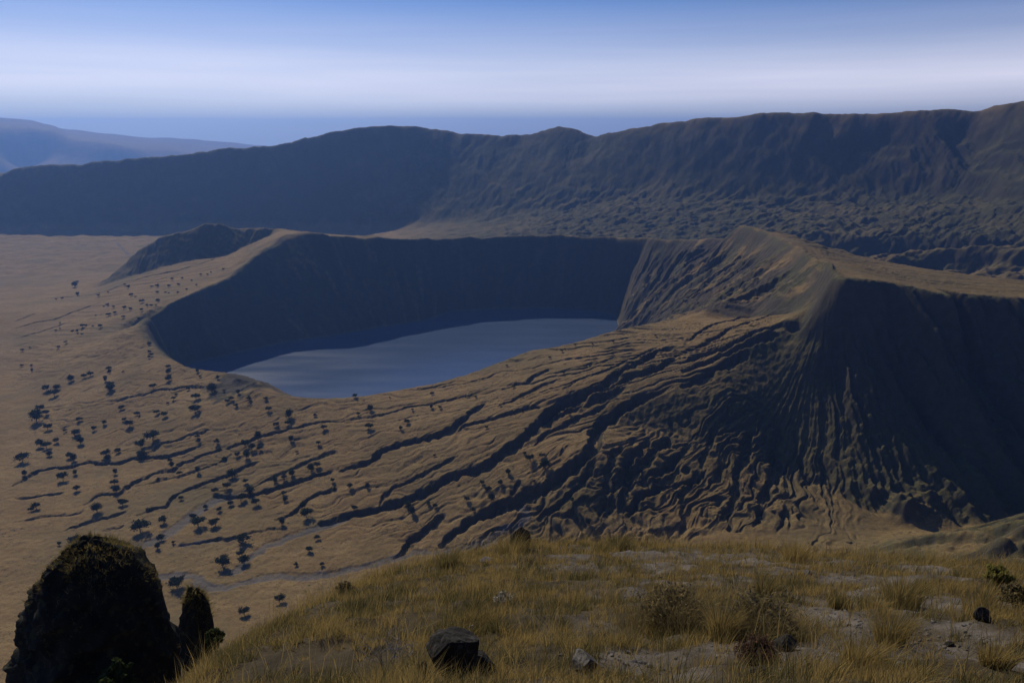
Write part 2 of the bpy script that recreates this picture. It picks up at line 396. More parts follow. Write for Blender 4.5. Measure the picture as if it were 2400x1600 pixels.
def height(x, y, full=True):
    """The whole land surface outside the foreground slope."""
    wz = sst(430, 500, x) * sst(640, 720, y) * (1 - sst(985, 1040, y))
    wq = x + 0.35 * y
    z = base(x + wz * 7 * fbm(wq / 34, y / 150, 3, 10), y + wz * 26 * fbm(wq / 40, y / 220, 3, 14, 0.6))
    r0 = np.hypot(x, y)
    inner = (x > IX) & (x < IX + IS * (INX - 1)) & (y > IY) & (y < IY + IS * (INY - 1))
    sl = np.where(inner, gslope(x, y), 0.15)
    ins = np.where(inner, gins(x, y), 0)
    drim = np.where(inner, gdrim(x, y), 500)
    # far caldera wall, talus and lava field
    back = sst(2080, 2350, y + np.where(x > 500, 0.55 * (x - 500), 0)) * (1 - sst(3400, 3900, y))
    rough = back * sst(-500, 300, x + (2700 - y) * 0.2)
    wx = x + 30 * pn(x / 130, y / 130, 3)
    wy = y + 30 * pn(x / 130, y / 130, 4)
    low = 1 - sst(140, 260, z)
    z = z + rough * low * sst(8, 40, z) * (16 * (ridged(wx / 190, wy / 62, 4, 20, 0.6) - 0.55) + 5 * fbm(x / 30, y / 22, 3, 30))
    wall = back * sst(20, 120, z) * (1 - 0.75 * sst(330, 430, z))
    ribs = ridged((wx + 0.45 * y) / 240, (wy - 0.2 * x) / 700, 5, 40, 0.6) - 0.55
    z = z + wall * (0.3 + 0.7 * sst(700, 1300, x)) * 58 * ribs
    z = z + back * 4 * fbm(x / 60, y / 60, 3, 47)
    z = z + np.where(inner, 1 - sst(20, 70, drim), 0) * sst(1500, 1750, y) * 4.5 * fbm(x / 75, y / 75, 3, 49)
    # inside of the crater
    th = np.arctan2(y - 1560, x + 140)
    rr = np.hypot(y - 1560, x + 140)
    mi = ins * sst(0, 60, drim) * sst(-38, -10, z)
    right = sst(20, 210, x)
    z = z + mi * (3.2 + 23 * right) * (ridged(th * 11 + 0.4 * pn(x / 60, y / 60, 50), rr / 260, 4, 51, 0.55) - 0.5)
    z = z + mi * (1.6 + 1.9 * right) * fbm(x / 14, y / 14, 3, 55)
    # near flank and the dark cliff: rills fanning out from the shoulder
    dx, dy = x - AX, y - AY
    ra = np.hypot(dx, dy)
    ta = np.arctan2(dx, -dy)       # 0 = straight towards the viewer, positive = right
    near = (1 - ins) * (1 - sst(1300, 1500, y)) * sst(560, 640, y)
    fl = near * sst(0.05, 0.18, sl) * sst(20, 90, ra)
    wob = 0.05 * pn(x / 45, y / 45, 60) + 0.02 * pn(x / 17, y / 17, 61)
    steep = sst(0.28, 0.6, sl)
    fan = near * sst(0.05, 0.2, sl) * sst(100, 190, ra) * sst(-1.25, -0.85, ta) * (1 - 0.8 * sst(-0.35, -0.1, ta)) * sst(0.3, 5, z)
    z = z + fan * (7.2 * (0.6 - ridged((ta + wob * 1.3) * 9.5, ra / 150 + 0.7 * pn(x / 70, y / 70, 62), 4, 63, 0.55)) - 4.0 * (1 - sst(0.0, 0.14, np.abs(pn((ta + wob * 1.1) * 13, ra / 95, 164)))))
    rill = ridged((ta + wob * 0.35) * 21, ra / 190 + 0.3 * pn(x / 50, y / 50, 65), 3, 66, 0.55)
    face = near * sst(0.3, 0.5, sl) * sst(-1.0, -0.7, ta) * (1 - sst(0.0, 0.3, ta)) * sst(15, 60, ra)
    z = z + face * (3.0 * (0.5 - ridged((ta + wob * 0.5) * 20, ra / 160, 3, 67, 0.6)) + (7 * sst(-0.55, -0.3, ta)) * (0.5 - ridged((ta + wob) * 8, ra / 240, 3, 69, 0.5)))
    z = z + fl * (1 - steep) * (1 - 0.9 * sst(-0.8, -0.45, ta)) * (2.0 * (0.5 - rill) - (1.0 + 2.6 * sst(40, 110, z)) * (1 - sst(0.0, 0.11, np.abs(pn((ta + wob * 0.5) * 17, ra / 260, 166)))) - 1.1 * (1 - sst(0.0, 0.1, np.abs(pn((ta + wob * 0.5) * 34, ra / 150, 168)))))
    cl = near * steep * sst(25, 70, ra) * sst(-0.45, 0.1, ta) * sst(12, 45, drim + 1e3 * (ta > 0))
    dcl = np.where(inner, gdcliff(x, y), 300)
    z = z + cl * sst(2, 22, dcl) * (13 * (ridged((ta + wob * 0.7) * 5.5 + x / 320, ra / 400, 4, 70, 0.5) - 0.5) + 3 * fbm(x / 14, y / 14, 4, 72))
    # left flank and hump
    lf = (1 - ins) * sst(-420, -560, x) * sst(1150, 1350, y) * (1 - sst(2150, 2300, y))
    z = z + lf * sst(0.06, 0.2, sl) * sst(10, 40, drim) * 3.4 * (ridged(x / 160 + wob, (y + 0.42 * x) / 26, 3, 80, 0.5) - 0.5)
    z = z + lf * sst(0.45, 0.8, sl) * sst(20, 60, drim) * 6 * (ridged(x / 38, y / 80, 3, 84) - 0.5)
    # right shoulder behind the cliff edge
    rs = (1 - ins) * sst(420, 500, x) * sst(950, 1010, y + 0.25 * (x - 480)) * (1 - sst(1900, 2100, y)) * sst(12, 45, drim)
    z = z + rs * 7 * (ridged(x / 150 + y / 500, (y + 0.55 * x) / 48, 4, 90, 0.55) - 0.5)
    z = z + rs * sst(1500, 1700, y + 0.3 * x) * 10 * fbm(x / 50, y / 35, 3, 95)
    # near right ledges
    ns = sst(130, 240, x) * (1 - sst(600, 660, y)) * sst(250, 330, y)
    z = z + ns * 17 * (ridged(x / 70 + y / 160, y / 34 + x / 50, 4, 97, 0.6) - 0.62)
    # floor swells
    flo = (1 - ins) * (1 - sst(0.05, 0.2, sl)) * (r0 > 300)
    z = z + flo * (0.9 * fbm(x / 70 + y / 300, y / 45, 3, 100) + 0.25 * fbm(x / 11, y / 9, 2, 104))
    z = z + (1 - ins * (z < LAKE_Z + 3)) * (0.4 + 0.6 * sst(0.25, 0.6, sl)) * fbm(x / 7, y / 7, 2, 108)
    for (mx, my, mz), rad, hh in MOUNDS:
        d = np.hypot(x - mx, (y - my) * 1.2) / rad
        z = z + hh * np.exp(-d * d * 1.5) * (1 + 0.5 * pn(x / 9, y / 9, 111))
    for L in SPURS:
        m = np.where((x > 420) & (x < 700) & (y > 820) & (y < 980))[0]
        if len(m):
            d, al = linedist(x[m] + 3 * pn(x[m] / 9, y[m] / 9, 140), y[m] + 3 * pn(x[m] / 9, y[m] / 9, 141), L)
            z[m] += 12 * np.exp(-(d / 8.0) ** 2) * sst(0.5, 0.8, al) * (1 - sst(0.9, 1.0, al))
    # the followed gullies
    if full:
        jx = x + 3.2 * pn(x / 19, y / 19, 120) + 1.8 * pn(x / 7, y / 7, 121) + 0.9 * pn(x / 3, y / 3, 126)
        jy = y + 3.2 * pn(x / 19, y / 19, 122) + 1.8 * pn(x / 7, y / 7, 123) + 0.9 * pn(x / 3, y / 3, 127)
        for dep, L in gully_lines:
            A = np.array(L)
            w = 1.6 + dep * 0.62
            m = np.where((x > A[:, 0].min() - 25) & (x < A[:, 0].max() + 25) & (y > A[:, 1].min() - 25) & (y < A[:, 1].max() + 25))[0]
            if len(m) == 0:
                continue
            d, al = linedist(jx[m], jy[m], L)
            tap = sst(0, 0.12, al) * (1 - 0.6 * sst(0.8, 1, al))
            var = 1 + 0.45 * pn(al * len(L) * 1.7, al * 0 + dep, 125)
            prof = 1 - sst(0.22, 1.0, d / (w * var * (0.45 + 0.55 * tap)))
            z[m] -= 0.92 * dep * tap * prof * (1 - ins[m])
        for wid, L in stream_lines:
            A = np.array(L)
            m = np.where((x > A[:, 0].min() - 25) & (x < A[:, 0].max() + 25) & (y > A[:, 1].min() - 25) & (y < A[:, 1].max() + 25))[0]
            if len(m) == 0:
                continue
            d, al = linedist(jx[m], jy[m], L)
            z[m] -= 0.9 * (1 - sst(0.7, 1.25, d / wid))
    # land beyond the caldera
    far = sst(4300, 5200, r0)
    if np.any(far > 0):
        t = np.degrees(np.arctan2(x, y))
        zf = -560 + 330 * sst(9000, 18000, r0) + 70 * fbm(x / 5000, y / 3000, 4, 130)
        mesa = np.interp(t + 0.5 * pn(r0 / 1500, t / 1.5, 131), [-45, -30.2, -29.2, -28.4, -24, -20, -16, -12], [1.0, 1.0, 0.95, 0.86, 0.72, 0.6, 0.42, 0.0]) * sst(10500, 11800, r0 + 500 * pn(x / 900, y / 900, 132)) * (1 - sst(15000, 17500, r0))
        zf = zf + mesa * (835 + 25 * fbm(x / 1300, y / 1300, 3, 133))
        m2 = sst(-14, -26, t) * sst(7300, 8600, r0) * (1 - sst(9000, 10200, r0))
        zf = zf + m2 * (270 + 60 * fbm(x / 900, y / 900, 3, 136))
        m3 = sst(-10, -24, t) * sst(18500, 20500, r0) * (1 - sst(24000, 28000, r0))
        zf = zf + m3 * (120 + 60 * fbm(x / 3500, y / 3500, 3, 139))
        z = z * (1 - far) + zf * far
    return z


# ------------------------------------------------------------------ node helpers
def mat_new(name):
    m = bpy.data.materials.new(name)
    m.use_nodes = True
    nt = m.node_tree
    for n in list(nt.nodes):
        nt.nodes.remove(n)
    return m, nt


def N(nt, typ, **kw):
    n = nt.nodes.new(typ)
    for k, v in kw.items():
        if k.startswith('i_'):
            n.inputs[int(k[2:])].default_value = v
        else:
            setattr(n, k, v)
    return n


def lk(nt, a, ao, b, bi):
    nt.links.new(a.outputs[ao], b.inputs[bi])


def mixc(nt, fac, a, b, mode='MIX'):
    n = nt.nodes.new('ShaderNodeMix')
    n.data_type = 'RGBA'
    n.blend_type = mode
    for sock, v in ((n.inputs[0], fac), (n.inputs[6], a), (n.inputs[7], b)):
        if isinstance(v, (tuple, float, int)):
            sock.default_value = v if not isinstance(v, tuple) else (*v, 1)
        else:
            nt.links.new(v, sock)
    return n.outputs[2]


def noise(nt, scale, detail=4, rough=0.55, vec=None, stretch=None):
    n = N(nt, 'ShaderNodeTexNoise')
    n.inputs['Scale'].default_value = scale
    n.inputs['Detail'].default_value = detail
    n.inputs['Roughness'].default_value = rough
    if vec is not None:
        if stretch:
            mp = N(nt, 'ShaderNodeMapping')
            mp.inputs['Scale'].default_value = stretch
            mp.inputs['Rotation'].default_value = (0, 0, math.radians(25))
            nt.links.new(vec, mp.inputs[0])
            nt.links.new(mp.outputs[0], n.inputs['Vector'])
        else:
            nt.links.new(vec, n.inputs['Vector'])
    return n


def ramp(nt, sock, lo, hi):
    n = N(nt, 'ShaderNodeMapRange')
    n.inputs[1].default_value, n.inputs[2].default_value = lo, hi
    nt.links.new(sock, n.inputs[0])
    return n.outputs[0]


def land_material(name, fine=1.0):
    m, nt = mat_new(name)
    geo = N(nt, 'ShaderNodeTexCoord')
    vec = geo.outputs['Object']
    out = N(nt, 'ShaderNodeOutputMaterial')
    bs = N(nt, 'ShaderNodeBsdfPrincipled')
    bs.inputs['Roughness'].default_value = 0.95
    bs.inputs['Specular IOR Level'].default_value = 0.1
    veg = N(nt, 'ShaderNodeAttribute', attribute_name='veg').outputs['Fac']
    sand = N(nt, 'ShaderNodeAttribute', attribute_name='sand').outputs['Fac']
    rock = N(nt, 'ShaderNodeAttribute', attribute_name='rock').outputs['Fac']
    n1 = noise(nt, 0.012, 5, 0.6, vec, (1, 2.2, 1))
    n2 = noise(nt, 0.09, 5, 0.65, vec, (0.8, 1.6, 1))
    n3 = noise(nt, 0.6, 4, 0.7, vec)
    straw = mixc(nt, ramp(nt, n1.outputs[0], 0.35, 0.68), (0.208, 0.141, 0.056), (0.29, 0.203, 0.086))
    straw = mixc(nt, ramp(nt, n2.outputs[0], 0.42, 0.72), straw, (0.19, 0.115, 0.05))
    straw = mixc(nt, ramp(nt, n3.outputs[0], 0.47, 0.72), straw, (0.115, 0.08, 0.038))
    green = mixc(nt, ramp(nt, n2.outputs[0], 0.35, 0.7), (0.05, 0.052, 0.024), (0.11, 0.095, 0.042))
    green = mixc(nt, ramp(nt, n3.outputs[0], 0.45, 0.72), green, (0.032, 0.04, 0.02))
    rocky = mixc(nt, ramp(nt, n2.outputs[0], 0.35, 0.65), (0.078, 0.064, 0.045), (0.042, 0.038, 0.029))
    grey = mixc(nt, ramp(nt, n3.outputs[0], 0.35, 0.7), (0.125, 0.12, 0.115), (0.085, 0.085, 0.088))
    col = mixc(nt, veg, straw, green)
    patch = N(nt, 'ShaderNodeMath', operation='MULTIPLY')
    nt.links.new(ramp(nt, noise(nt, 0.33, 3, 0.5, vec).outputs[0], 0.6, 0.66), patch.inputs[0])
    nt.links.new(ramp(nt, noise(nt, 0.021, 4, 0.6, vec).outputs[0], 0.42, 0.62), patch.inputs[1])
    col = mixc(nt, patch.outputs[0], col, (0.05, 0.05, 0.026))
    col = mixc(nt, ramp(nt, noise(nt, 0.0045, 5, 0.65, vec).outputs[0], 0.5, 0.64), col, mixc(nt, 0.6, col, (0.13, 0.105, 0.05)))
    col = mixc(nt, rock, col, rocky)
    col = mixc(nt, sand, col, grey)
    nt.links.new(col, bs.inputs['Base Color'])
    b1 = N(nt, 'ShaderNodeBump')
    b1.inputs['Strength'].default_value = 0.55
    b1.inputs['Distance'].default_value = 1.2
    nt.links.new(noise(nt, 0.35, 5, 0.7, vec).outputs[0], b1.inputs['Height'])
    nt.links.new(b1.outputs[0], bs.inputs['Normal'])
    lk(nt, bs, 0, out, 0)
    return m


def simple_material(name, c1, c2, scale, rough=0.9, bump=0.4, bdist=0.05, c3=None):
    m, nt = mat_new(name)
    vec = N(nt, 'ShaderNodeTexCoord').outputs['Object']
    out = N(nt, 'ShaderNodeOutputMaterial')
    bs = N(nt, 'ShaderNodeBsdfPrincipled')
    bs.inputs['Roughness'].default_value = rough
    bs.inputs['Specular IOR Level'].default_value = 0.15
    n = noise(nt, scale, 6, 0.65, vec)
    col = mixc(nt, ramp(nt, n.outputs[0], 0.35, 0.68), c1, c2)
    if c3:
        col = mixc(nt, ramp(nt, noise(nt, scale * 3.1, 4, 0.6, vec).outputs[0], 0.54, 0.62), col, c3)
    nt.links.new(col, bs.inputs['Base Color'])
    b = N(nt, 'ShaderNodeBump')
    b.inputs['Strength'].default_value = bump
    b.inputs['Distance'].default_value = bdist
    nt.links.new(noise(nt, scale * 2.5, 6, 0.7, vec).outputs[0], b.inputs['Height'])
    nt.links.new(b.outputs[0], bs.inputs['Normal'])
    lk(nt, bs, 0, out, 0)
    return m


def leaf_material(name, c1, c2, trans=0.35):
    """Leaf or straw faces: colour varies face by face through the 'tint' attribute; light passes through."""
    m, nt = mat_new(name)
    out = N(nt, 'ShaderNodeOutputMaterial')
    t = N(nt, 'ShaderNodeAttribute', attribute_name='tint').outputs['Fac']
    col = mixc(nt, t, c1, c2)
    d = N(nt, 'ShaderNodeBsdfDiffuse')
    tr = N(nt, 'ShaderNodeBsdfTranslucent')
    nt.links.new(col, d.inputs[0])
    nt.links.new(col, tr.inputs[0])
    mx = N(nt, 'ShaderNodeMixShader')
    mx.inputs[0].default_value = trans
    lk(nt, d, 0, mx, 1)
    lk(nt, tr, 0, mx, 2)
    lk(nt, mx, 0, out, 0)
    return m


def mesh_from(name, V, F, mat, attrs=None, smooth=True, parent=None, normals=None):
    """V (n,3); F (k,3) or (k,4) index arrays, or a list of such arrays."""
    me = bpy.data.meshes.new(name)
    Fs = F if isinstance(F, list) else [F]
    V = np.asarray(V, np.float32)
    me.vertices.add(len(V))
    me.vertices.foreach_set('co', V.ravel())
    loops = np.concatenate([f.ravel() for f in Fs]).astype(np.int32)
    tot = np.concatenate([np.full(len(f), f.shape[1]) for f in Fs]).astype(np.int32)
    st = np.concatenate([[0], np.cumsum(tot)[:-1]]).astype(np.int32)
    me.loops.add(len(loops))
    me.loops.foreach_set('vertex_index', loops)
    me.polygons.add(len(tot))
    me.polygons.foreach_set('loop_start', st)
    me.polygons.foreach_set('loop_total', tot)
    me.polygons.foreach_set('use_smooth', np.full(len(tot), smooth))
    for k, a in (attrs or {}).items():
        at = me.attributes.new(k, 'FLOAT', 'POINT')
        at.data.foreach_set('value', np.asarray(a, np.float32))
    me.update(calc_edges=True)
    if mat:
        me.materials.append(mat)
    if normals is not None:
        me.normals_split_custom_set_from_vertices(normals)
    o = bpy.data.objects.new(name, me)
    C.objects.link(o)
    if parent:
        o.parent = parent
    return o


def struct(o, kind='structure'):
    o['kind'] = kind
    return o


def tag(o, label, cat, group=None):
    o['label'] = label
    o['category'] = cat
    if group:
        o['group'] = group
    return o


# ------------------------------------------------------------------ the land sheet, finer where it is seen finer
LAND = land_material('dry_grass_land')
ang = np.concatenate([np.linspace(-62, -36, 60, endpoint=False), np.linspace(-36, 36, 1150), np.linspace(36, 62, 61)[1:]])
rads = [66.0]
while rads[-1] < 15600:
    r = rads[-1]
    s = 0.02 if r < 400 else 0.004 if r < 640 else 0.0016 if r < 2150 else 0.0022 if r < 3900 else 0.03 if r < 7000 else 0.012
    rads.append(r * (1 + s))
rads = np.array(rads)
na, nr = len(ang), len(rads)
RA, RR = np.meshgrid(np.radians(ang), rads)
LX, LY = (RR * np.sin(RA)).ravel(), (RR * np.cos(RA)).ravel()
LZ = np.concatenate([height(LX[i:i + 200000], LY[i:i + 200000]) for i in range(0, len(LX), 200000)])
# normals of the whole sheet, so that the pieces it is split into meet without a seam
Gz = LZ.reshape(nr, na)
PX, PY = LX.reshape(nr, na), LY.reshape(nr, na)
tu = np.stack([np.gradient(a, axis=0) for a in (PX, PY, Gz)], -1)
tw = np.stack([np.gradient(a, axis=1) for a in (PX, PY, Gz)], -1)
NRM = np.cross(tw, tu)
NRM /= np.linalg.norm(NRM, axis=-1, keepdims=True) + 1e-12
NRM = NRM.reshape(-1, 3)
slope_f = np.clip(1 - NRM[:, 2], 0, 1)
inn = (LX > IX) & (LX < IX + 2800) & (LY > IY) & (LY < IY + 2220)
bsl = np.where(inn, gslope(LX, LY), 0.2)
insv = np.where(inn, gins(LX, LY), 0)
bz = base(LX, LY)
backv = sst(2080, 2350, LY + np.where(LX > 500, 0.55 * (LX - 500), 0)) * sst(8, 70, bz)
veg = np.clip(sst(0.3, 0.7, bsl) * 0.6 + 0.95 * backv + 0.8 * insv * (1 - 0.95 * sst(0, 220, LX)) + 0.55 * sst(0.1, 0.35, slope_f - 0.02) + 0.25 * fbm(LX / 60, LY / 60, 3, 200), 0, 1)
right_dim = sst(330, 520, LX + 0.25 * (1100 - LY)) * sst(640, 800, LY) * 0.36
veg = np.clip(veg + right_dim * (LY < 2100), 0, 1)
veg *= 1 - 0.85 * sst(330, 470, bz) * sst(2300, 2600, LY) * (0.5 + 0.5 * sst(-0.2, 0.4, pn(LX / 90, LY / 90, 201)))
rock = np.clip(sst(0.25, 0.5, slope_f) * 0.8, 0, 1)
pr_ = hit(562, 897)
dp = np.hypot((LX - pr_[0]) / 42, (LY - pr_[1]) / 60) + 0.5 * pn(LX / 12, LY / 12, 208)
rock = np.maximum(rock, (1 - sst(0.6, 1.1, dp)) * 0.9)
veg = np.maximum(veg, (1 - sst(0.7, 1.2, dp)) * 1.0)
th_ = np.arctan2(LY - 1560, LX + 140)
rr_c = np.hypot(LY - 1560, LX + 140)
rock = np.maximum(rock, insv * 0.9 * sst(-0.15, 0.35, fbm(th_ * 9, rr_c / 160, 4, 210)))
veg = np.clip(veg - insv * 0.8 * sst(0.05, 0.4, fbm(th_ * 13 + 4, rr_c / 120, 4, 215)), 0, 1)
sand = np.zeros(len(LX))
for wid, L in stream_lines:
    A = np.array(L)
    m = np.where((LX > A[:, 0].min() - 25) & (LX < A[:, 0].max() + 25) & (LY > A[:, 1].min() - 25) & (LY < A[:, 1].max() + 25))[0]
    d, al = linedist(LX[m] + 3 * pn(LX[m] / 14, LY[m] / 14, 205), LY[m] + 3 * pn(LX[m] / 14, LY[m] / 14, 206), L)
    sand[m] = np.maximum(sand[m], (1 - sst(0.6, 1.3, d / wid)) * 0.75)
sand = np.maximum(sand, insv * (1 - sst(LAKE_Z + 1, LAKE_Z + 7, LZ)) * 0.5)
idx = np.arange(nr * na).reshape(nr, na)
Q = np.stack([idx[:-1, :-1], idx[:-1, 1:], idx[1:, 1:], idx[1:, :-1]], -1).reshape(-1, 4)
fc = Q[:, 0]
cone_poly = [P(-200, 760, z=20)[:2], P(60, 930, z=5)[:2], P(300, 1120, z=3)[:2], P(560, 1230, z=2)[:2], P(900, 1270, z=2)[:2], P(1200, 1290, z=2)[:2], P(1700, 1275, z=2)[:2],
             P(2060, 1222, z=1)[:2], P(2400, 1228, z=0)[:2], P(3000, 1195, z=5)[:2], (1500, 1300), (1000, 1760), (700, 2120), (100, 2290), (-500, 2240), (-1000, 2190), P(200, 672, 1990)[:2]]
is_cone = inside(LX[fc], LY[fc], cone_poly)
wf = np.array(wall_foot)
order = np.argsort(wf[:, 0])
footY = np.interp(LX[fc], wf[order, 0], wf[order, 1])
is_far = RR.ravel()[fc] > 4300
is_wall = (~is_far) & (~is_cone) & (LY[fc] > footY - 25)
is_lava = (~is_far) & (~is_cone) & (~is_wall) & (LY[fc] > 1500) & (bz[fc] > 12)
is_side = (~is_far) & (~is_cone) & (~is_wall) & (~is_lava) & (bz[fc] > 15) & (LY[fc] < 900)
reg = np.zeros(len(Q), int)
for k, m in ((1, is_cone), (2, is_wall), (3, is_lava), (4, is_side), (5, is_far)):
    reg[m] = k


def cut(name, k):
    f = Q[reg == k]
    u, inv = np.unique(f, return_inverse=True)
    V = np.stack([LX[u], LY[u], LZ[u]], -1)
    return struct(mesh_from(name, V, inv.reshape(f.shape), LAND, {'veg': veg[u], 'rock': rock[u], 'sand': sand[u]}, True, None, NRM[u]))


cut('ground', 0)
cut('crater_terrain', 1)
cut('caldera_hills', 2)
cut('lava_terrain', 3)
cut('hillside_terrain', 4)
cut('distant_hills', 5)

# ------------------------------------------------------------------ lake
m, nt = mat_new('lake_water')
out = N(nt, 'ShaderNodeOutputMaterial')
bs = N(nt, 'ShaderNodeBsdfPrincipled')
bs.inputs['Base Color'].default_value = (0.06, 0.09, 0.16, 1)
bs.inputs['Roughness'].default_value = 0.17
bs.inputs['IOR'].default_value = 1.33
bs.inputs['Specular IOR Level'].default_value = 0.9
vec = N(nt, 'ShaderNodeTexCoord').outputs['Object']
b = N(nt, 'ShaderNodeBump')
b.inputs['Strength'].default_value = 0.4
b.inputs['Distance'].default_value = 0.5
nt.links.new(noise(nt, 0.35, 4, 0.6, vec, (0.6, 1.6, 1)).outputs[0], b.inputs['Height'])
wind = N(nt, 'ShaderNodeMapRange')
for k_, v_ in ((1, 0.38), (2, 0.62), (3, 0.16), (4, 0.25)):
    wind.inputs[k_].default_value = v_
nt.links.new(noise(nt, 0.004, 3, 0.5, vec, (1, 4.5, 1)).outputs[0], wind.inputs[0])
nt.links.new(wind.outputs[0], bs.inputs['Roughness'])
nt.links.new(b.outputs[0], bs.inputs['Normal'])
lk(nt, bs, 0, out, 0)
lr = [(_cx + (x - _cx) * 1.12, _cy + (y - _cy) * 1.12, LAKE_Z) for x, y, z in shore]
lv = np.array(lr + [(_cx, _cy, LAKE_Z)])
k = len(lr)
lake = struct(mesh_from('lake_water', lv, np.array([[k, (i + 1) % k, i] for i in range(k)]), m, None, False))

# ------------------------------------------------------------------ camera, light, sky, air
cam = bpy.data.cameras.new('camera')
cam.sensor_width = 36.0
cam.lens = 36.0 * FPX / 2400.0
cam.clip_start = 0.1
cam.clip_end = 120000
co = bpy.data.objects.new('camera', cam)
C.objects.link(co)
co.location = (0, 0, HC)
co.rotation_euler = (math.radians(90) - PITCH, 0, 0)
sc = bpy.context.scene
sc.camera = co

sun = bpy.data.lights.new('sun', 'SUN')
sun.energy = SUN_E
sun.angle = math.radians(0.53)
sun.color = SUN_C
so = bpy.data.objects.new('sun', sun)
C.objects.link(so)
sd = Vector((math.sin(SUN_AZ) * math.cos(SUN_EL), math.cos(SUN_AZ) * math.cos(SUN_EL), math.sin(SUN_EL)))
so.rotation_euler = sd.to_track_quat('Z', 'Y').to_euler()
so.location = (0, 0, 2000)

w = bpy.data.worlds.new('World')
sc.world = w
w.use_nodes = True
nt = w.node_tree
bg = nt.nodes['Background']
sky = nt.nodes.new('ShaderNodeTexSky')
sky.sky_type = 'NISHITA'
sky.sun_disc = False
sky.sun_elevation = SUN_EL
sky.sun_rotation = SUN_AZ
sky.altitude = 500
sky.air_density = 1.0
sky.dust_density = SKY_DUST
sky.ozone_density = SKY_O
tint = mixc(nt, 1.0, sky.outputs[0], SKY_T, 'MULTIPLY')
# thin level veils of high cloud in the lowest ten degrees of the sky
dirn = N(nt, 'ShaderNodeTexCoord').outputs['Generated']
sep = N(nt, 'ShaderNodeSeparateXYZ')
nt.links.new(dirn, sep.inputs[0])
veil = noise(nt, 1.0, 3, 0.55, dirn)
mp = N(nt, 'ShaderNodeMapping')
mp.inputs['Scale'].default_value = (1.3, 1.3, 26)
nt.links.new(dirn, mp.inputs[0])
nt.links.new(mp.outputs[0], veil.inputs['Vector'])
low = N(nt, 'ShaderNodeMapRange')
low.interpolation_type = 'SMOOTHSTEP'
for k_, v_ in ((1, 0.165), (2, -0.0), (3, 0.0), (4, 1.0)):
    low.inputs[k_].default_value = v_
nt.links.new(sep.outputs[2], low.inputs[0])
mul = N(nt, 'ShaderNodeMath', operation='MULTIPLY')
nt.links.new(ramp(nt, veil.outputs[0], -0.35, 0.8), mul.inputs[0])
dim = N(nt, 'ShaderNodeMapRange')
dim.interpolation_type = 'SMOOTHSTEP'
for k_, v_ in ((1, 0.0), (2, 0.06), (3, 0.22), (4, 1.0)):
    dim.inputs[k_].default_value = v_
nt.links.new(sep.outputs[2], dim.inputs[0])
both = N(nt, 'ShaderNodeMath', operation='MULTIPLY')
nt.links.new(low.outputs[0], both.inputs[0])
nt.links.new(dim.outputs[0], both.inputs[1])
nt.links.new(both.outputs[0], mul.inputs[1])
nt.links.new(mixc(nt, mul.outputs[0], tint, VEIL), bg.inputs[0])
bg.inputs[1].default_value = SKY_E

hz, nt = mat_new('haze')
out = N(nt, 'ShaderNodeOutputMaterial')
pv = N(nt, 'ShaderNodeVolumePrincipled')
pv.inputs['Color'].default_value = HAZE_C
pv.inputs['Density'].default_value = HAZE_D
pv.inputs['Anisotropy'].default_value = HAZE_A
lk(nt, pv, 0, out, 1)
zlo, zhi, R = min(LZ.min(), -600) - 1.0, max(LZ.max(), HC + 2) + 12, 17000.0
hv = [(sx * R, sy * R, zz) for zz in (zlo, zhi) for sx, sy in ((-1, -1), (1, -1), (1, 1), (-1, 1))]
hf = np.array([[3, 2, 1, 0], [4, 5, 6, 7], [0, 1, 5, 4], [1, 2, 6, 5], [2, 3, 7, 6], [3, 0, 4, 7]])
haze = struct(mesh_from('haze', hv, hf, hz, None, False), 'stuff')

sc.view_settings.view_transform = 'Standard'
sc.view_settings.look = 'None'
sc.view_settings.exposure = EXPO
sc.view_settings.gamma = 1.0
sc.cycles.use_denoising = True
sc.cycles.max_bounces = 6
sc.cycles.diffuse_bounces = 2
sc.cycles.volume_bounces = 3


# ------------------------------------------------------------------ shape helpers
def tube_arrays(path, radii, sides=6):
    path = np.array(path, float)
    n = len(path)
    T = np.gradient(path, axis=0)
    T /= np.linalg.norm(T, axis=1, keepdims=True) + 1e-9
    up = np.array([0.31, 0.17, 0.93])
    V = []
    for i in range(n):
        a = np.cross(T[i], up)
        a /= np.linalg.norm(a) + 1e-9
        b = np.cross(T[i], a)
        for k in range(sides):
            t = 2 * math.pi * k / sides
            V.append(path[i] + radii[i] * (math.cos(t) * a + math.sin(t) * b))
    F = [[i * sides + k, i * sides + (k + 1) % sides, (i + 1) * sides + (k + 1) % sides, (i + 1) * sides + k] for i in range(n - 1) for k in range(sides)]
    return np.array(V), np.array(F)


def join(parts):
    Vs, Fs, o = [], [], 0
    for V, F in parts:
        Vs.append(V)
        Fs.append(F + o)
        o += len(V)
    return np.concatenate(Vs), np.concatenate(Fs)


def leaf_quads(P0, size, r, flat=0.0, long=1.0):
    """Small leaf faces at points P0, randomly turned; flat=1 keeps them level."""
    n = len(P0)
    a = r.normal(size=(n, 3))
    a[:, 2] *= 1 - flat
    a /= np.linalg.norm(a, axis=1, keepdims=True)
    b = np.cross(a, r.normal(size=(n, 3)))
    b /= np.linalg.norm(b, axis=1, keepdims=True)
    s = (size * r.uniform(0.6, 1.3, n))[:, None]
    a, b = a * s * long, b * s
    V = np.stack([P0 - a - b * 0.5, P0 + a * 0.2 - b, P0 + a, P0 + a * 0.1 + b], 1).reshape(-1, 3)
    F = np.arange(4 * n).reshape(n, 4)
    return V, F


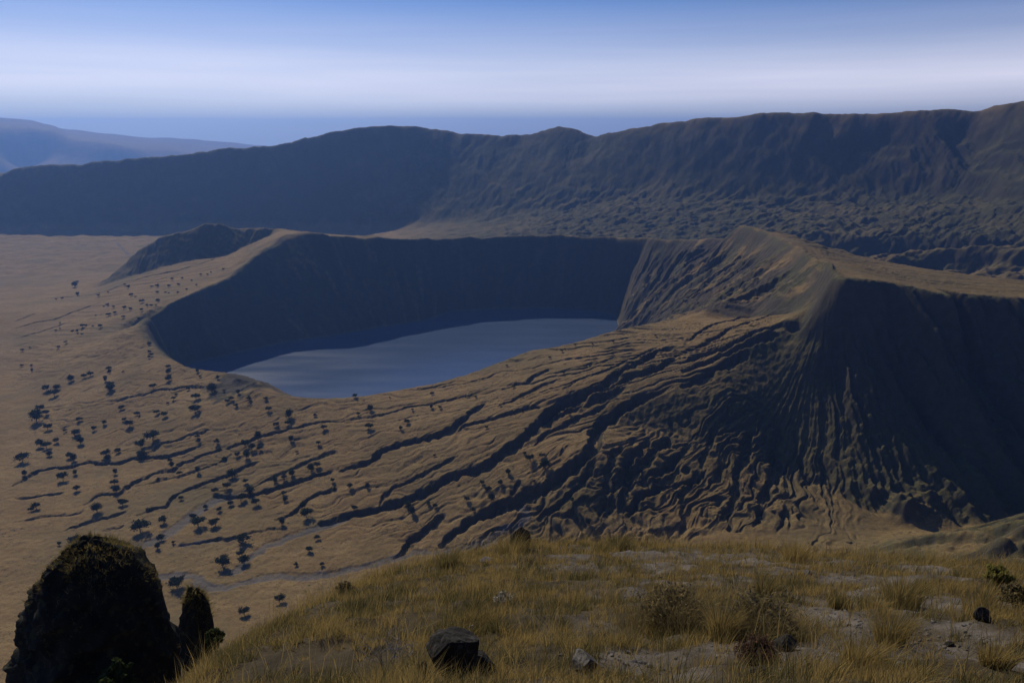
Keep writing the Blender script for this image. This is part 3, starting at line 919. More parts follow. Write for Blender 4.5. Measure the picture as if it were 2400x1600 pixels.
def blades(root, tip_off, h, wid, r, bend=0.25):
    """Grass blades: five-point bent strips from root towards root + tip_off."""
    n = len(root)
    th = r.uniform(0, 2 * math.pi, n)
    side = np.stack([np.cos(th), np.sin(th), np.zeros(n)], 1) * (wid * 0.5)[:, None]
    up = np.zeros((n, 3))
    up[:, 2] = h
    mid = root + tip_off * 0.32 + up * 0.56
    tip = root + tip_off + up
    tip[:, 2] -= bend * np.linalg.norm(tip_off[:, :2], axis=1) * 0.35
    V = np.stack([root - side, root + side, mid + side * 0.75, mid - side * 0.75, tip], 1).reshape(-1, 3)
    o = np.arange(n)[:, None] * 5
    return V, [o + np.array([[0, 1, 2, 3]]), o + np.array([[3, 2, 4]])]


# ------------------------------------------------------------------ foreground slope (heights from its own sighted points)
fg_edge = [P(x, y + 13, Y) for x, y, Y in [(400, 1600, 11.5), (439, 1566, 13), (476, 1527, 15), (527, 1489, 17), (578, 1452, 20), (663, 1418, 23), (731, 1390, 25.5), (800, 1363, 28), (907, 1325, 32),
           (1022, 1289, 36), (1175, 1264, 40), (1309, 1258, 43), (1450, 1254, 44), (1568, 1266, 43), (1755, 1270, 42), (1900, 1288, 41), (2095, 1298, 38), (2250, 1308, 36), (2400, 1320, 34), (2700, 1340, 30), (3200, 1370, 27)]]
fp = [(0, 0, HC - 1.65), (0, 4, HC - 3.7), (8, 0, HC - 1.4), (9, 4.5, HC - 3.4), (-4, 2, HC - 3.2), (-7, 0, HC - 5), (0, -12, HC + 4), (30, -12, HC + 6), (30, 8, HC - 4), (-20, -12, HC - 6), (-14, 6, HC - 18),
      P(1200, 1600, 9), P(1700, 1600, 9), P(2400, 1600, 9.4), P(800, 1600, 10), P(560, 1600, 11), P(3000, 1600, 10),
      P(1200, 1430, 17.5), P(900, 1450, 17), P(700, 1480, 17), P(1600, 1430, 17.5), P(1900, 1440, 16), P(2030, 1425, 18), P(2250, 1420, 17), P(2450, 1430, 16), P(1400, 1340, 27), P(1800, 1340, 27), P(2100, 1350, 25), P(1100, 1340, 28), P(2400, 1370, 22),
      P(1500, 1560, 10.5), P(1950, 1540, 11), P(2200, 1520, 11.8)]
ne = len(fg_edge)
fp += fg_edge
for i, (x, y, z) in enumerate(fg_edge):
    lft = 1 - sst(8, 13, i)
    fp.append((x - 5 * lft - 0.5, y + 6 * (1 - lft) + 1.5, z - 5 - 2.5 * lft))
    fp.append((x - 15 * lft, y + 22 * (1 - lft) + 5, z - 27 - 4 * lft))
fp += [(-32, 62, 300), (-32, 10, HC - 50), (-32, -12, HC - 30), (40, 62, 345), (0, 64, 338), (20, 64, 340), (40, 20, HC - 12), (40, -12, HC + 5)]
_k = {}
fp = [p for p in fp if not (round(p[0], 1), round(p[1], 1)) in _k and not _k.setdefault((round(p[0], 1), round(p[1], 1)), False)]
tv, te, tf, ov, oe, of = delaunay_2d_cdt([Vector(p[:2]) for p in fp], [], [], 0, 0.001)
TV = np.array([v[:] for v in tv])
TZ = np.array([np.mean([fp[k][2] for k in o]) for o in ov])
FS = 0.15
fnx, fny = int(72 / FS), int(74 / FS)
fz = gblur(raster(-32, -12, FS, fnx, fny), 6)
FX, FY = np.meshgrid(-32 + FS * np.arange(fnx), -12 + FS * np.arange(fny))
fz = fz + 0.22 * fbm(FX / 3.1, FY / 3.1, 3, 300) + 0.1 * fbm(FX / 0.9, FY / 0.9, 3, 304) * sst(8, 10, FY)
fgrid = Grid(-32, -12, FS, fz)


def fg(x, y):
    return fgrid(np.asarray(x, float), np.asarray(y, float))


def fhit(px, py):
    return hit(px, py, fg, 5.0, 58.0)


def fpt(px, py):
    x, y = fhit(px, py)
    return Vector((x, y, float(fg(x, y))))


m, nt = mat_new('stony_soil')
out = N(nt, 'ShaderNodeOutputMaterial')
bs = N(nt, 'ShaderNodeBsdfPrincipled')
bs.inputs['Roughness'].default_value = 0.95
bs.inputs['Specular IOR Level'].default_value = 0.1
vec = N(nt, 'ShaderNodeTexCoord').outputs['Object']
bare = N(nt, 'ShaderNodeAttribute', attribute_name='bare').outputs['Fac']
s1 = mixc(nt, ramp(nt, noise(nt, 1.4, 6, 0.7, vec).outputs[0], 0.35, 0.65), (0.04, 0.033, 0.02), (0.085, 0.066, 0.04))
s2 = mixc(nt, ramp(nt, noise(nt, 2.2, 6, 0.7, vec).outputs[0], 0.32, 0.68), (0.085, 0.076, 0.066), (0.185, 0.165, 0.145))
vo = N(nt, 'ShaderNodeTexVoronoi')
vo.inputs['Scale'].default_value = 9
nt.links.new(vec, vo.inputs['Vector'])
s2 = mixc(nt, ramp(nt, vo.outputs['Color'], 0.1, 0.9), s2, (0.2, 0.18, 0.165), 'MULTIPLY') if False else mixc(nt, ramp(nt, noise(nt, 0.8, 5, 0.7, vec).outputs[0], 0.45, 0.62), s2, (0.075, 0.064, 0.05))
nt.links.new(mixc(nt, bare, s1, s2), bs.inputs['Base Color'])
b = N(nt, 'ShaderNodeBump')
b.inputs['Strength'].default_value = 0.9
b.inputs['Distance'].default_value = 0.06
nt.links.new(noise(nt, 6, 6, 0.75, vec).outputs[0], b.inputs['Height'])
nt.links.new(b.outputs[0], bs.inputs['Normal'])
lk(nt, bs, 0, out, 0)

# bare gravel patches: centre in bearings, radii in metres
PATCH = [(fhit(x, y), rx, ry) for x, y, rx, ry in [(1950, 1450, 0.75, 1.3), (1890, 1425, 0.6, 1.5), (1540, 1545, 1.1, 0.8), (1480, 1560, 0.6, 0.5), (1720, 1305, 2.4, 2.2), (1600, 1315, 2.2, 2.0), (1500, 1300, 1.6, 2.0), (1370, 1330, 1.6, 1.8),
         (1420, 1300, 1.5, 1.5), (1330, 1300, 1.2, 1.5), (1840, 1340, 1.6, 1.5), (1970, 1360, 0.9, 1.3), (2020, 1400, 0.8, 1.0), (1480, 1385, 0.9, 0.8), (2230, 1480, 0.7, 0.9), (2300, 1500, 1.0, 0.4), (1930, 1540, 0.6, 0.7), (1560, 1360, 1.2, 0.8),
         (2050, 1470, 0.5, 0.8), (1200, 1330, 0.8, 0.6), (2120, 1335, 0.9, 1.2)]]


def bareness(x, y):
    s = np.zeros(np.shape(x))
    for (cx, cy), rx, ry in PATCH:
        d = np.hypot((x - cx) / rx, (y - cy) / ry)
        s = np.maximum(s, 1 - sst(0.6, 1.25, d + 0.35 * pn(x / 0.5, y / 0.5, 310)))
    right = sst(-1, 3, x - 0.05 * y)
    s = np.maximum(s, right * sst(0.1, 0.4, fbm(x / 2.6, y / 3.2, 3, 312)) * 0.92)
    return s


fidx = np.arange(fnx * fny).reshape(fny, fnx)
fQ = np.stack([fidx[:-1, :-1], fidx[:-1, 1:], fidx[1:, 1:], fidx[1:, :-1]], -1).reshape(-1, 4)
zc = fz.ravel()[fQ[:, 0]]
keep = (zc > HC - 68)
struct(mesh_from('foreground_slope', np.stack([FX.ravel(), FY.ravel(), fz.ravel()], -1), fQ[keep], m, {'bare': bareness(FX, FY).ravel()}))

# ------------------------------------------------------------------ grass
GRASS = leaf_material('dry_grass', (0.4, 0.285, 0.1), (0.085, 0.082, 0.034), 0.42)


def grass_clumps(cx, cy, nb, h0, spread, tint0, r, wid0=0.007):
    rep = np.repeat(np.arange(len(cx)), nb)
    n = len(rep)
    ang = r.uniform(0, 2 * math.pi, n)
    rad = np.sqrt(r.random(n))
    rx = cx[rep] + np.cos(ang) * rad * spread[rep] * 0.45
    ry = cy[rep] + np.sin(ang) * rad * spread[rep] * 0.45
    root = np.stack([rx, ry, fg(rx, ry) - 0.02], 1)
    h = h0[rep] * r.uniform(0.45, 1.1, n)
    out = (0.15 + 0.75 * rad) * h * r.uniform(0.3, 1.0, n)
    off = np.stack([np.cos(ang) * out + 0.12 * h, np.sin(ang) * out, np.zeros(n)], 1)
    dist = np.hypot(rx, ry)
    wid = wid0 * (0.8 + dist / 22) * r.uniform(0.7, 1.3, n)
    V, F = blades(root, off, h, wid, r)
    t = np.clip(tint0[rep] + r.normal(0, 0.2, n), 0, 1)
    return V, F, np.repeat(t, 5)


r = np.random.default_rng(11)
n0 = 34000
cy = 5.5 + 43 * r.random(n0) ** 0.75
cx = (r.random(n0) * 2 - 1) * (0.86 * cy + 2)
z0 = fg(cx, cy)
bar = bareness(cx, cy)
den = np.clip(0.45 + 0.75 * fbm(cx / 1.7, cy / 2.2, 3, 320), 0.1, 1) * (1 - 0.93 * bar) * (0.35 + 0.65 * (1 - 0.6 * sst(0, 6, cx - 0.1 * cy)))
ok = (z0 > HC - 40) & (r.random(n0) < den)
cx, cy = cx[ok], cy[ok]
hh = np.clip(0.34 + 0.2 * fbm(cx / 2.4, cy / 2.4, 2, 325) + r.normal(0, 0.06, len(cx)), 0.12, 0.75)
tt = np.clip(0.45 + 0.8 * fbm(cx / 1.6, cy / 2.4, 3, 330) + r.normal(0, 0.28, len(cx)) + 0.12 * (cx < -2), 0, 1)
parts = [grass_clumps(cx, cy, np.clip((26 * (1.35 - cy / 60)).astype(int), 12, 34) + r.integers(-5, 6, len(cx)), hh, hh * 0.9, tt, r)]
# fine sparse low tufts on the gravel
n1 = 9000
gy = 6 + 38 * r.random(n1) ** 0.8
gx = (r.random(n1) * 1.0 - 0.15) * 0.95 * gy
ok = (fg(gx, gy) > HC - 34) & (r.random(n1) < 0.35)
gx, gy = gx[ok], gy[ok]
parts.append(grass_clumps(gx, gy, np.full(len(gx), 9), np.full(len(gx), 0.13), np.full(len(gx), 0.16), r.uniform(0.1, 1, len(gx)), r))
# tall straw stalks
n2 = 9000
sy = 6 + 41 * r.random(n2) ** 0.7
sx = (r.random(n2) * 2 - 1) * 0.85 * sy
ok = (fg(sx, sy) > HC - 34) & (r.random(n2) < 0.25 + 0.75 * sst(-0.1, 0.4, fbm(sx / 1.3, sy / 1.8, 2, 340)))
sx, sy = sx[ok], sy[ok]
parts.append(grass_clumps(sx, sy, np.full(len(sx), 3), r.uniform(0.55, 1.05, len(sx)), np.full(len(sx), 0.12), r.uniform(0.0, 0.4, len(sx)), r, 0.007))

# straw standing up along the crest
n3 = 1500
k3 = r.integers(6, len(fg_edge) - 2, n3)
f3 = r.random(n3)
E3 = np.array(fg_edge)
c3 = E3[k3] * (1 - f3[:, None]) + E3[k3 + 1] * f3[:, None]
x3, y3 = c3[:, 0] + r.normal(0, 0.5, n3), c3[:, 1] - np.abs(r.normal(0, 2.2, n3))
parts.append(grass_clumps(x3, y3, np.full(n3, 4), r.uniform(0.5, 1.25, n3), np.full(n3, 0.16), r.uniform(0.0, 0.45, n3), r, 0.007))


def join_blades(parts):
    Vs, F4, F3, ts, o = [], [], [], [], 0
    for V, F, t in parts:
        Vs.append(V)
        F4.append(F[0].reshape(-1, 4) + o)
        F3.append(F[1].reshape(-1, 3) + o)
        ts.append(t)
        o += len(V)
    return np.concatenate(Vs), [np.concatenate(F4), np.concatenate(F3)], np.concatenate(ts)


V, F, t = join_blades(parts)
struct(mesh_from('grass', V, F, GRASS, {'tint': t}, False), 'stuff')

# ------------------------------------------------------------------ single tussocks
for i, (px, py, w_px, h_px, ti, lab) in enumerate([
        (1545, 1490, 80, 42, 0.35, 'rounded straw coloured tussock below the large dark bush'),
        (1450, 1290, 62, 40, 0.75, 'dark olive tussock on the crest beside a small pale stone'),
        (1690, 1500, 62, 95, 0.4, 'yellowish tussock at the left edge of the red tinged shrub'),
        (1200, 1300, 80, 55, 0.45, 'dense straw tussock in front of the dark crest rock'),
        (1050, 1335, 46, 48, 0.75, 'dark upright tussock on the left crest slope'),
        (2110, 1425, 95, 85, 0.5, 'large arching tussock right of the bare gravel slab'),
        (2085, 1510, 85, 90, 0.45, 'leaning tussock with a dark base near the small round stone'),
        (2300, 1440, 110, 60, 0.45, 'low spreading tussock below the yellow green bush'),
        (1965, 1425, 50, 40, 0.7, 'dark isolated tussock standing alone on the bare gravel slab'),
        (2010, 1570, 100, 90, 0.3, 'golden tussock at the bottom edge left of the small round stone'),
        (1860, 1320, 66, 55, 0.25, 'rust brown tussock on the right crest'),
        (1410, 1300, 40, 30, 0.6, 'small olive tussock on pale gravel near the crest'),
        (2330, 1560, 90, 60, 0.35, 'yellowish tussock in the bottom right corner'),
        (1110, 1435, 44, 40, 0.9, 'small grey green cushion plant among the straw on the left slope'),
        (1790, 1395, 44, 48, 0.6, 'green tussock with long leaning blades left of the bare gravel slab')]):
    p = fpt(px, py)
    mpp = p.y / (FPX * CP - (py - 800) * SP)
    hgt, spr = h_px * mpp * 1.15, w_px * mpp
    rr_ = np.random.default_rng(500 + i)
    V, F, t = grass_clumps(np.array([p.x]), np.array([p.y]), np.array([420]), np.array([hgt]), np.array([spr * 0.8]), np.array([ti]), rr_, 0.008)
    V = V - np.array(p[:])
    o = mesh_from('grass_tussock', V, [F[0].reshape(-1, 4), F[1].reshape(-1, 3)], GRASS, {'tint': t}, False)
    o.location = p
    tag(o, lab, 'grass tussock', 'single tussocks on the foreground slope')


# ------------------------------------------------------------------ rocks
def ico(sub):
    import bmesh
    bm = bmesh.new()
    bmesh.ops.create_icosphere(bm, subdivisions=sub, radius=1.0)
    V = np.array([v.co[:] for v in bm.verts])
    F = np.array([[v.index for v in f.verts] for f in bm.faces])
    bm.free()
    return V, F


ICO5, ICO4 = ico(5), ico(4)
ROCK_DARK = simple_material('dark_basalt', (0.016, 0.015, 0.013), (0.036, 0.033, 0.028), 3.0, 0.85, 0.9, 0.04, (0.055, 0.052, 0.046))
ROCK_GREY = simple_material('grey_stone', (0.1, 0.095, 0.085), (0.2, 0.185, 0.17), 4.0, 0.9, 0.8, 0.03, (0.06, 0.056, 0.05))
ROCK_PALE = simple_material('pale_stone', (0.24, 0.225, 0.21), (0.36, 0.34, 0.33), 5.0, 0.9, 0.6, 0.02)


def rock_arrays(dims, seed, cuts=12, keepd=(0.5, 0.8), fine=0.05, base_=ICO5, extra=None):
    q = np.random.default_rng(seed)
    V, F = base_[0].copy(), base_[1]
    nn = q.normal(size=(cuts, 3))
    nn /= np.linalg.norm(nn, axis=1, keepdims=True)
    dd = q.uniform(*keepd, cuts)
    if extra:
        nn = np.concatenate([nn, np.array([e[0] for e in extra], float)])
        dd = np.concatenate([dd, [e[1] for e in extra]])
    for n_, d_ in zip(nn, dd):
        n_ = n_ / np.linalg.norm(n_)
        s = V @ n_ - d_
        V = V - np.outer(np.maximum(s, 0), n_)
    D = V / (np.linalg.norm(V, axis=1, keepdims=True) + 1e-9)
    V = V + D * (fine * (fbm(V[:, 0] * 3 + V[:, 2] * 1.7 + seed, V[:, 1] * 3 - V[:, 2] * 2.1, 4, 400)))[:, None]
    return V * np.array(dims) * 0.5, F


def rock(name, px, py, w_px, dims, seed, mat, lab, cat='rock', rz=0.0, sink=0.2, extra=None, cuts=12, group=None, keepd=(0.5, 0.8)):
    p = fpt(px, py)
    mpp = p.y / (FPX * CP - (py - 800) * SP)
    s = w_px * mpp
    V, F = rock_arrays([s * d for d in dims], seed, cuts, keepd, extra=extra)
    V[:, 2] += s * dims[2] * (0.5 - sink)
    o = mesh_from(name, V, F, mat, None, True)
    o.location = p
    o.rotation_euler = (0, 0, rz)
    tag(o, lab, cat, group)
    return o


rock('boulder', 1062, 1590, 146, (1.1, 0.75, 1.05), 3, ROCK_DARK, 'big dark flat topped boulder at the bottom edge of the grassy slope', 'boulder', 0.1, 0.05, [((0.3, 0.12, 1), 0.58), ((-0.5, 0.2, 1), 0.72), ((0, -1, 0.1), 0.6), ((-1, 0, 0), 0.75)], 11)
rock('boulder', 1128, 1580, 74, (1.0, 0.9, 0.95), 8, ROCK_DARK, 'rough dark block leaning on the right side of the big flat topped boulder', 'boulder', 0.5, 0.12)
rock('boulder', 995, 1592, 30, (0.9, 1.2, 2.2), 12, ROCK_DARK, 'narrow upright dark slab on the left side of the big flat topped boulder', 'boulder', 0.2, 0.15)
rock('boulder', 1222, 1286, 66, (1.0, 0.9, 1.15), 15, ROCK_DARK, 'dark rock standing on the crest of the grassy slope', 'boulder', 0.3, 0.15)
rock('stone', 1245, 1276, 30, (1.0, 0.9, 0.7), 16, ROCK_GREY, 'grey topped stone against the right side of the dark crest rock', 'stone', 0.3, 0.1)
rock('stone', 1185, 1280, 34, (1.1, 0.8, 0.55), 18, ROCK_PALE, 'pale stone against the left side of the dark crest rock', 'stone', 0.3, 0.15)
rock('stone', 1143, 1316, 30, (1.2, 0.9, 0.5), 21, ROCK_PALE, 'flat pale stone in the grass left of the dark crest rock', 'stone', 0.2, 0.15)
rock('stone', 1110, 1342, 20, (1.2, 0.9, 0.6), 22, ROCK_GREY, 'small grey stone below the flat pale stone on the left slope', 'stone', 0.6, 0.15)
rock('stone', 1424, 1262, 16, (1.1, 0.9, 0.9), 23, ROCK_PALE, 'small pale stone on the crest beside a dark olive tussock', 'stone', 0.9, 0.1)
rock('boulder', 1368, 1568, 84, (1.0, 0.85, 0.8), 27, ROCK_GREY, 'pointed grey rock half hidden in grass near the bottom edge', 'boulder', 0.4, 0.15, [((-0.7, 0, 0.7), 0.45), ((0.8, 0, 0.6), 0.45)])
rock('stone', 2108, 1568, 26, (1, 1, 0.85), 31, ROCK_GREY, 'small round grey stone at the bottom edge on the right', 'stone', 0.2, 0.1, None, 3, None, (0.85, 0.95))
rock('stone', 1105, 1482, 24, (0.7, 0.8, 1.1), 33, ROCK_PALE, 'pale pointed stone among straw above the big flat topped boulder', 'stone', 0.2, 0.15)
rock('stone', 955, 1580, 44, (1, 0.9, 0.8), 34, ROCK_GREY, 'grey stone left of the big flat topped boulder', 'stone', 0.8, 0.2)
rock('boulder', 1840, 1520, 60, (1.1, 0.9, 0.7), 35, ROCK_DARK, 'dark rock to the right of the red tinged shrub', 'boulder', 0.3, 0.2)
rock('boulder', 2300, 1455, 44, (0.9, 0.9, 1.0), 36, ROCK_DARK, 'dark rock in the grass below the yellow green bush', 'boulder', 0.3, 0.2)
rock('stone', 1890, 1345, 24, (1.2, 0.9, 0.6), 37, ROCK_GREY, 'grey stone among rubble on the right crest slope', 'stone', 0.3, 0.15)
rock('stone', 2225, 1512, 22, (1, 1, 0.7), 39, ROCK_DARK, 'small dark stone on bare soil near the right edge', 'stone', 0.3, 0.15)
rock('stone', 1780, 1588, 54, (1.2, 1, 0.6), 41, ROCK_DARK, 'low dark rock at the bottom edge below the red tinged shrub', 'stone', 0.3, 0.2)

# rubble: gravel nobody could count
q = np.random.default_rng(77)
parts = []
small = ico(2)
for k in range(1500):
    (cx_, cy_), rx, ry = PATCH[q.integers(len(PATCH))]
    x, y = cx_ + q.normal() * rx * 0.75, cy_ + q.normal() * ry * 0.75
    s = 0.02 + 0.09 * q.random() ** 3
    V, F = rock_arrays((s * 1.3, s, s * 0.7), 1000 + k, 6, (0.5, 0.8), 0.03, small)
    V = V + np.array([x, y, float(fg(x, y)) + s * 0.1])
    parts.append((V, F))
V, F = join(parts)
struct(mesh_from('gravel', V, F, ROCK_GREY, None, False), 'stuff')


# ------------------------------------------------------------------ the two rock pinnacles left of the slope
def pinnacle(rows, Y, zb, seed, lab, depth=0.85, n=1700, rough=1.7):
    q = np.random.default_rng(seed)
    pr = [(P(l, y, Y), P(r_, y, Y)) for y, l, r_ in rows]
    zs = np.array([a[2] for a, b in pr])
    cxs = np.array([(a[0] + b[0]) / 2 for a, b in pr])
    rs = np.array([(b[0] - a[0]) / 2 for a, b in pr])
    o = np.argsort(zs)
    zz = np.concatenate([np.linspace(zb, zs.min(), 20, endpoint=False), np.linspace(zs.min(), zs.max(), 90)])
    ex = np.clip((zs.min() - zz) / (zs.min() - zb), 0, 1)
    cxx, rr_ = np.interp(zz, zs[o], cxs[o]), np.interp(zz, zs[o], rs[o]) * (1 + 0.2 * ex)
    ns = 96
    th = np.linspace(0, 2 * math.pi, ns, endpoint=False)
    TH, ZZ = np.meshgrid(th, zz)
    RRr = rr_[:, None] * (1 + 0.1 * np.sign(np.cos(4 * TH)) * 0 + 0.06 * rough * fbm(np.cos(TH) * 1.6 + seed, np.sin(TH) * 1.6 + ZZ / 3.5, 4, 420))
    RRr = RRr + 0.17 * rough * fbm(TH * 2.2 + seed + 0.4 * np.sin(ZZ), ZZ / 0.9, 4, 424, 0.6) * (np.abs(np.sin(TH / 2)) + 0.2)
    X = cxx[:, None] + RRr * np.cos(TH)
    Yy = Y + 0.6 + RRr * depth * np.sin(TH)
    Zz = ZZ + 0.25 * pn(np.cos(TH) * 2 + 5, np.sin(TH) * 2 + ZZ, 428)
    V = np.stack([X, Yy, Zz], -1).reshape(-1, 3)
    top = np.array([[cxx[-1], Y + 0.6, zz[-1] + 0.05]])
    V = np.concatenate([V, top])
    idx = np.arange(len(zz) * ns).reshape(len(zz), ns)
    F4 = np.stack([idx[:-1], np.roll(idx[:-1], -1, 1), np.roll(idx[1:], -1, 1), idx[1:]], -1).reshape(-1, 4)
    F3 = np.array([[idx[-1, i], idx[-1, (i + 1) % ns], len(V) - 1] for i in range(ns)])
    org = np.array([cxx[0], Y, zb])
    root = bpy.data.objects.new('rock_pinnacle', None)
    C.objects.link(root)
    root.location = org
    tag(root, lab, 'rock pinnacle')
    mesh_from('rock', V - org, [F4, F3], ROCK_BLACK, None, True, root)
    # tufts and leaves clinging to its ledges
    G = V[:-1].reshape(len(zz), ns, 3)
    i = np.clip((len(zz) - 2 - np.abs(q.normal(0, 20, n))).astype(int), 18, len(zz) - 2)
    j = q.integers(0, ns, n)
    pts_ = G[i, j]
    cl = fbm(pts_[:, 0] * 0.9 + seed, pts_[:, 2] * 0.9 + pts_[:, 1] * 0.7, 2, 430)
    okk = (cl > 0.02) | (i > len(zz) - 14)
    pts_ = pts_[okk]
    n = len(pts_)
    out = np.stack([pts_[:, 0] - np.interp(pts_[:, 2], zz, cxx), pts_[:, 1] - Y - 0.6, np.zeros(n)], 1)
    out /= np.linalg.norm(out, axis=1, keepdims=True) + 1e-6
    rep = np.repeat(np.arange(n), 4)
    off = out[rep] * q.uniform(0.02, 0.22, (len(rep), 1)) + q.normal(0, 0.07, (len(rep), 3))
    V2, F2 = blades(pts_[rep] - out[rep] * 0.05, off, q.uniform(0.04, 0.2, len(rep)), np.full(len(rep), 0.02), q)
    o2 = mesh_from('tufts', V2 - org, [F2[0].reshape(-1, 4), F2[1].reshape(-1, 3)], GRASS, {'tint': np.repeat(np.clip(0.65 + q.normal(0, 0.25, len(rep)), 0, 1), 5)}, False, root)
    return root, G, zz, cxx


ROCK_BLACK = simple_material('mossy_black_rock', (0.012, 0.012, 0.01), (0.03, 0.028, 0.02), 1.2, 0.95, 1.0, 0.12, (0.045, 0.045, 0.02))
LEAF = leaf_material('green_leaves', (0.11, 0.125, 0.04), (0.035, 0.055, 0.024), 0.3)
WOOD_GREY = simple_material('weathered_wood', (0.16, 0.145, 0.13), (0.3, 0.28, 0.26), 14, 0.9, 0.5, 0.004)
WOOD_DARK = simple_material('dark_bark', (0.035, 0.03, 0.022), (0.075, 0.06, 0.045), 2, 0.95, 0.5, 0.02)
pinnacle([(1286, 176, 206), (1292, 160, 222), (1300, 144, 240), (1312, 128, 268), (1328, 110, 296), (1362, 88, 322), (1404, 72, 338), (1421, 64, 343), (1482, 50, 354), (1540, 40, 378), (1600, 26, 392)],
         25.0, HC - 37, 5, 'large black rock pinnacle with grassy top at the lower left')
pinnacle([(1412, 430, 446), (1417, 423, 456), (1424, 418, 464), (1440, 412, 472), (1489, 404, 481), (1540, 408, 486), (1600, 412, 494)],
         21.0, HC - 32, 9, 'smaller smooth black rock pinnacle between the large pinnacle and the grassy slope', 0.85, 500, 0.4)


# ------------------------------------------------------------------ bushes
def branchlets(q, n, rad, h, r0, sides=4, seg=6, wild=0.25, lean=0.0):
    parts, tips = [], []
    for k in range(n):
        a = q.uniform(0, 2 * math.pi)
        e = q.uniform(0.35, 1.0)
        tip = np.array([math.cos(a) * rad * e + lean * h, math.sin(a) * rad * e, h * q.uniform(0.5, 1.0) * (1.15 - 0.45 * e)])
        ts = np.linspace(0, 1, seg)
        path = np.outer(ts, tip) + np.stack([np.zeros(seg), np.zeros(seg), 0.25 * h * np.sin(ts * math.pi) * e], 1)
        path[1:] += q.normal(0, wild * rad * 0.22, (seg - 1, 3)) * ts[1:, None]
        parts.append(tube_arrays(path, r0 * (1 - 0.8 * ts), sides))
        tips.append(path)
    return parts, tips


def bush(name, p, rad, h, lab, cat, mat, n_leaf=2500, leaf=0.02, seed=0, stems=40, wood=None, long=1.6, tint=0.5, feather=0):
    q = np.random.default_rng(seed)
    root = bpy.data.objects.new(name, None)
    C.objects.link(root)
    root.location = p
    tag(root, lab, cat)
    parts, tips = branchlets(q, stems, rad * 0.92, h * 0.95, max(0.004, rad * 0.016))
    V, F = join(parts)
    mesh_from('stems', V, F, wood or WOOD_GREY, None, True, root)
    k = q.integers(0, len(tips), n_leaf)
    s = np.clip(q.normal(0.82, 0.22, n_leaf), 0.15, 1) * (len(tips[0]) - 1)
    i0 = np.minimum(s.astype(int), len(tips[0]) - 2)
    T = np.array(tips)
    pos = T[k, i0] + (T[k, i0 + 1] - T[k, i0]) * (s - i0)[:, None] + q.normal(0, rad * 0.085, (n_leaf, 3))
    pos[:, 2] = np.maximum(pos[:, 2], h * 0.03)
    V, F = leaf_quads(pos, leaf, q, 0.0, long)
    tl = np.repeat(np.clip(tint + q.normal(0, 0.25, n_leaf), 0, 1), 4)
    if feather:
        Vb, Fb, tb = grass_clumps(np.full(feather // 60, p[0]) + q.normal(0, rad * 0.45, feather // 60), np.full(feather // 60, p[1]) + q.normal(0, rad * 0.4, feather // 60), np.full(feather // 60, 60), q.uniform(0.5, 1.1, feather // 60) * h, np.full(feather // 60, rad * 0.9), np.full(feather // 60, 0.5), q, 0.006)
        Vb = Vb - np.array(p[:])
        V, F, tl = np.concatenate([V, Vb]), [F, Fb[0].reshape(-1, 4) + len(V), Fb[1].reshape(-1, 3) + len(V)], np.concatenate([tl, tb])
    mesh_from('foliage', V, F, mat, {'tint': tl}, False, root)
    return root


DRYLEAF = leaf_material('dry_olive_leaves', (0.3, 0.225, 0.1), (0.1, 0.09, 0.045), 0.3)
REDLEAF = leaf_material('red_tinged_twigs', (0.16, 0.085, 0.055), (0.1, 0.075, 0.045), 0.3)
YELLOW = leaf_material('yellow_green_leaves', (0.25, 0.225, 0.06), (0.13, 0.13, 0.04), 0.4)


def bpx(name, px, py, w_px, h_px, lab, cat, mat, **kw):
    p = fpt(px, py)
    mpp = p.y / (FPX * CP - (py - 800) * SP)
    return bush(name, p, w_px * mpp * 0.5, h_px * mpp * 1.15, lab, cat, mat, **kw)


bpx('bush', 1575, 1480, 200, 105, 'large feathery straw coloured bush with a dark base in the middle of the slope', 'bush', DRYLEAF, n_leaf=1600, leaf=0.018, seed=21, stems=90, wood=WOOD_DARK, long=2.6, tint=0.3, feather=3300)
bpx('bush', 1780, 1485, 210, 85, 'wide feathery grey olive bush with bare grey twigs beside the gravel slab', 'bush', DRYLEAF, n_leaf=1600, leaf=0.018, seed=22, stems=110, long=2.6, tint=0.6, feather=3000)
bpx('shrub', 1775, 1552, 110, 52, 'low red tinged shrub near the bottom edge', 'shrub', REDLEAF, n_leaf=2500, leaf=0.012, seed=23, stems=70, long=3.0, feather=300)
bpx('bush', 2335, 1380, 66, 58, 'bright yellow green bush at the right end of the slope', 'bush', YELLOW, n_leaf=2600, leaf=0.03, seed=24, stems=40, tint=0.3)
bpx('bush', 2372, 1420, 70, 50, 'dull green bush below the bright yellow green bush', 'bush', DRYLEAF, n_leaf=2600, leaf=0.025, seed=25, stems=40, tint=0.6)
bpx('shrub', 1185, 1412, 60, 20, 'low plant with tiny white flower heads on the middle slope', 'shrub', leaf_material('white_flowers', (0.6, 0.56, 0.5), (0.14, 0.13, 0.06), 0.2), n_leaf=500, leaf=0.02, seed=26, stems=30, tint=0.6)
bpx('shrub', 1365, 1247, 34, 18, 'small pale yellow plant on the crest left of a dark olive tussock', 'shrub', YELLOW, n_leaf=500, leaf=0.04, seed=27, stems=20, tint=0.2)
bpx('bush', 808, 1392, 44, 26, 'dull green leafy bush on the left edge of the grassy slope', 'bush', DRYLEAF, n_leaf=1800, leaf=0.03, seed=28, stems=40, tint=0.6, feather=200)
ps = P(500, 1468, 19.5)
bush('bush', Vector(ps) + Vector((0, 0, -0.9)), 0.26, 0.95, 'green leafy bush against the right side of the smaller black pinnacle', 'bush', LEAF, 2200, 0.035, 29, 40, WOOD_DARK)
ps = P(330, 1500, 24.0)
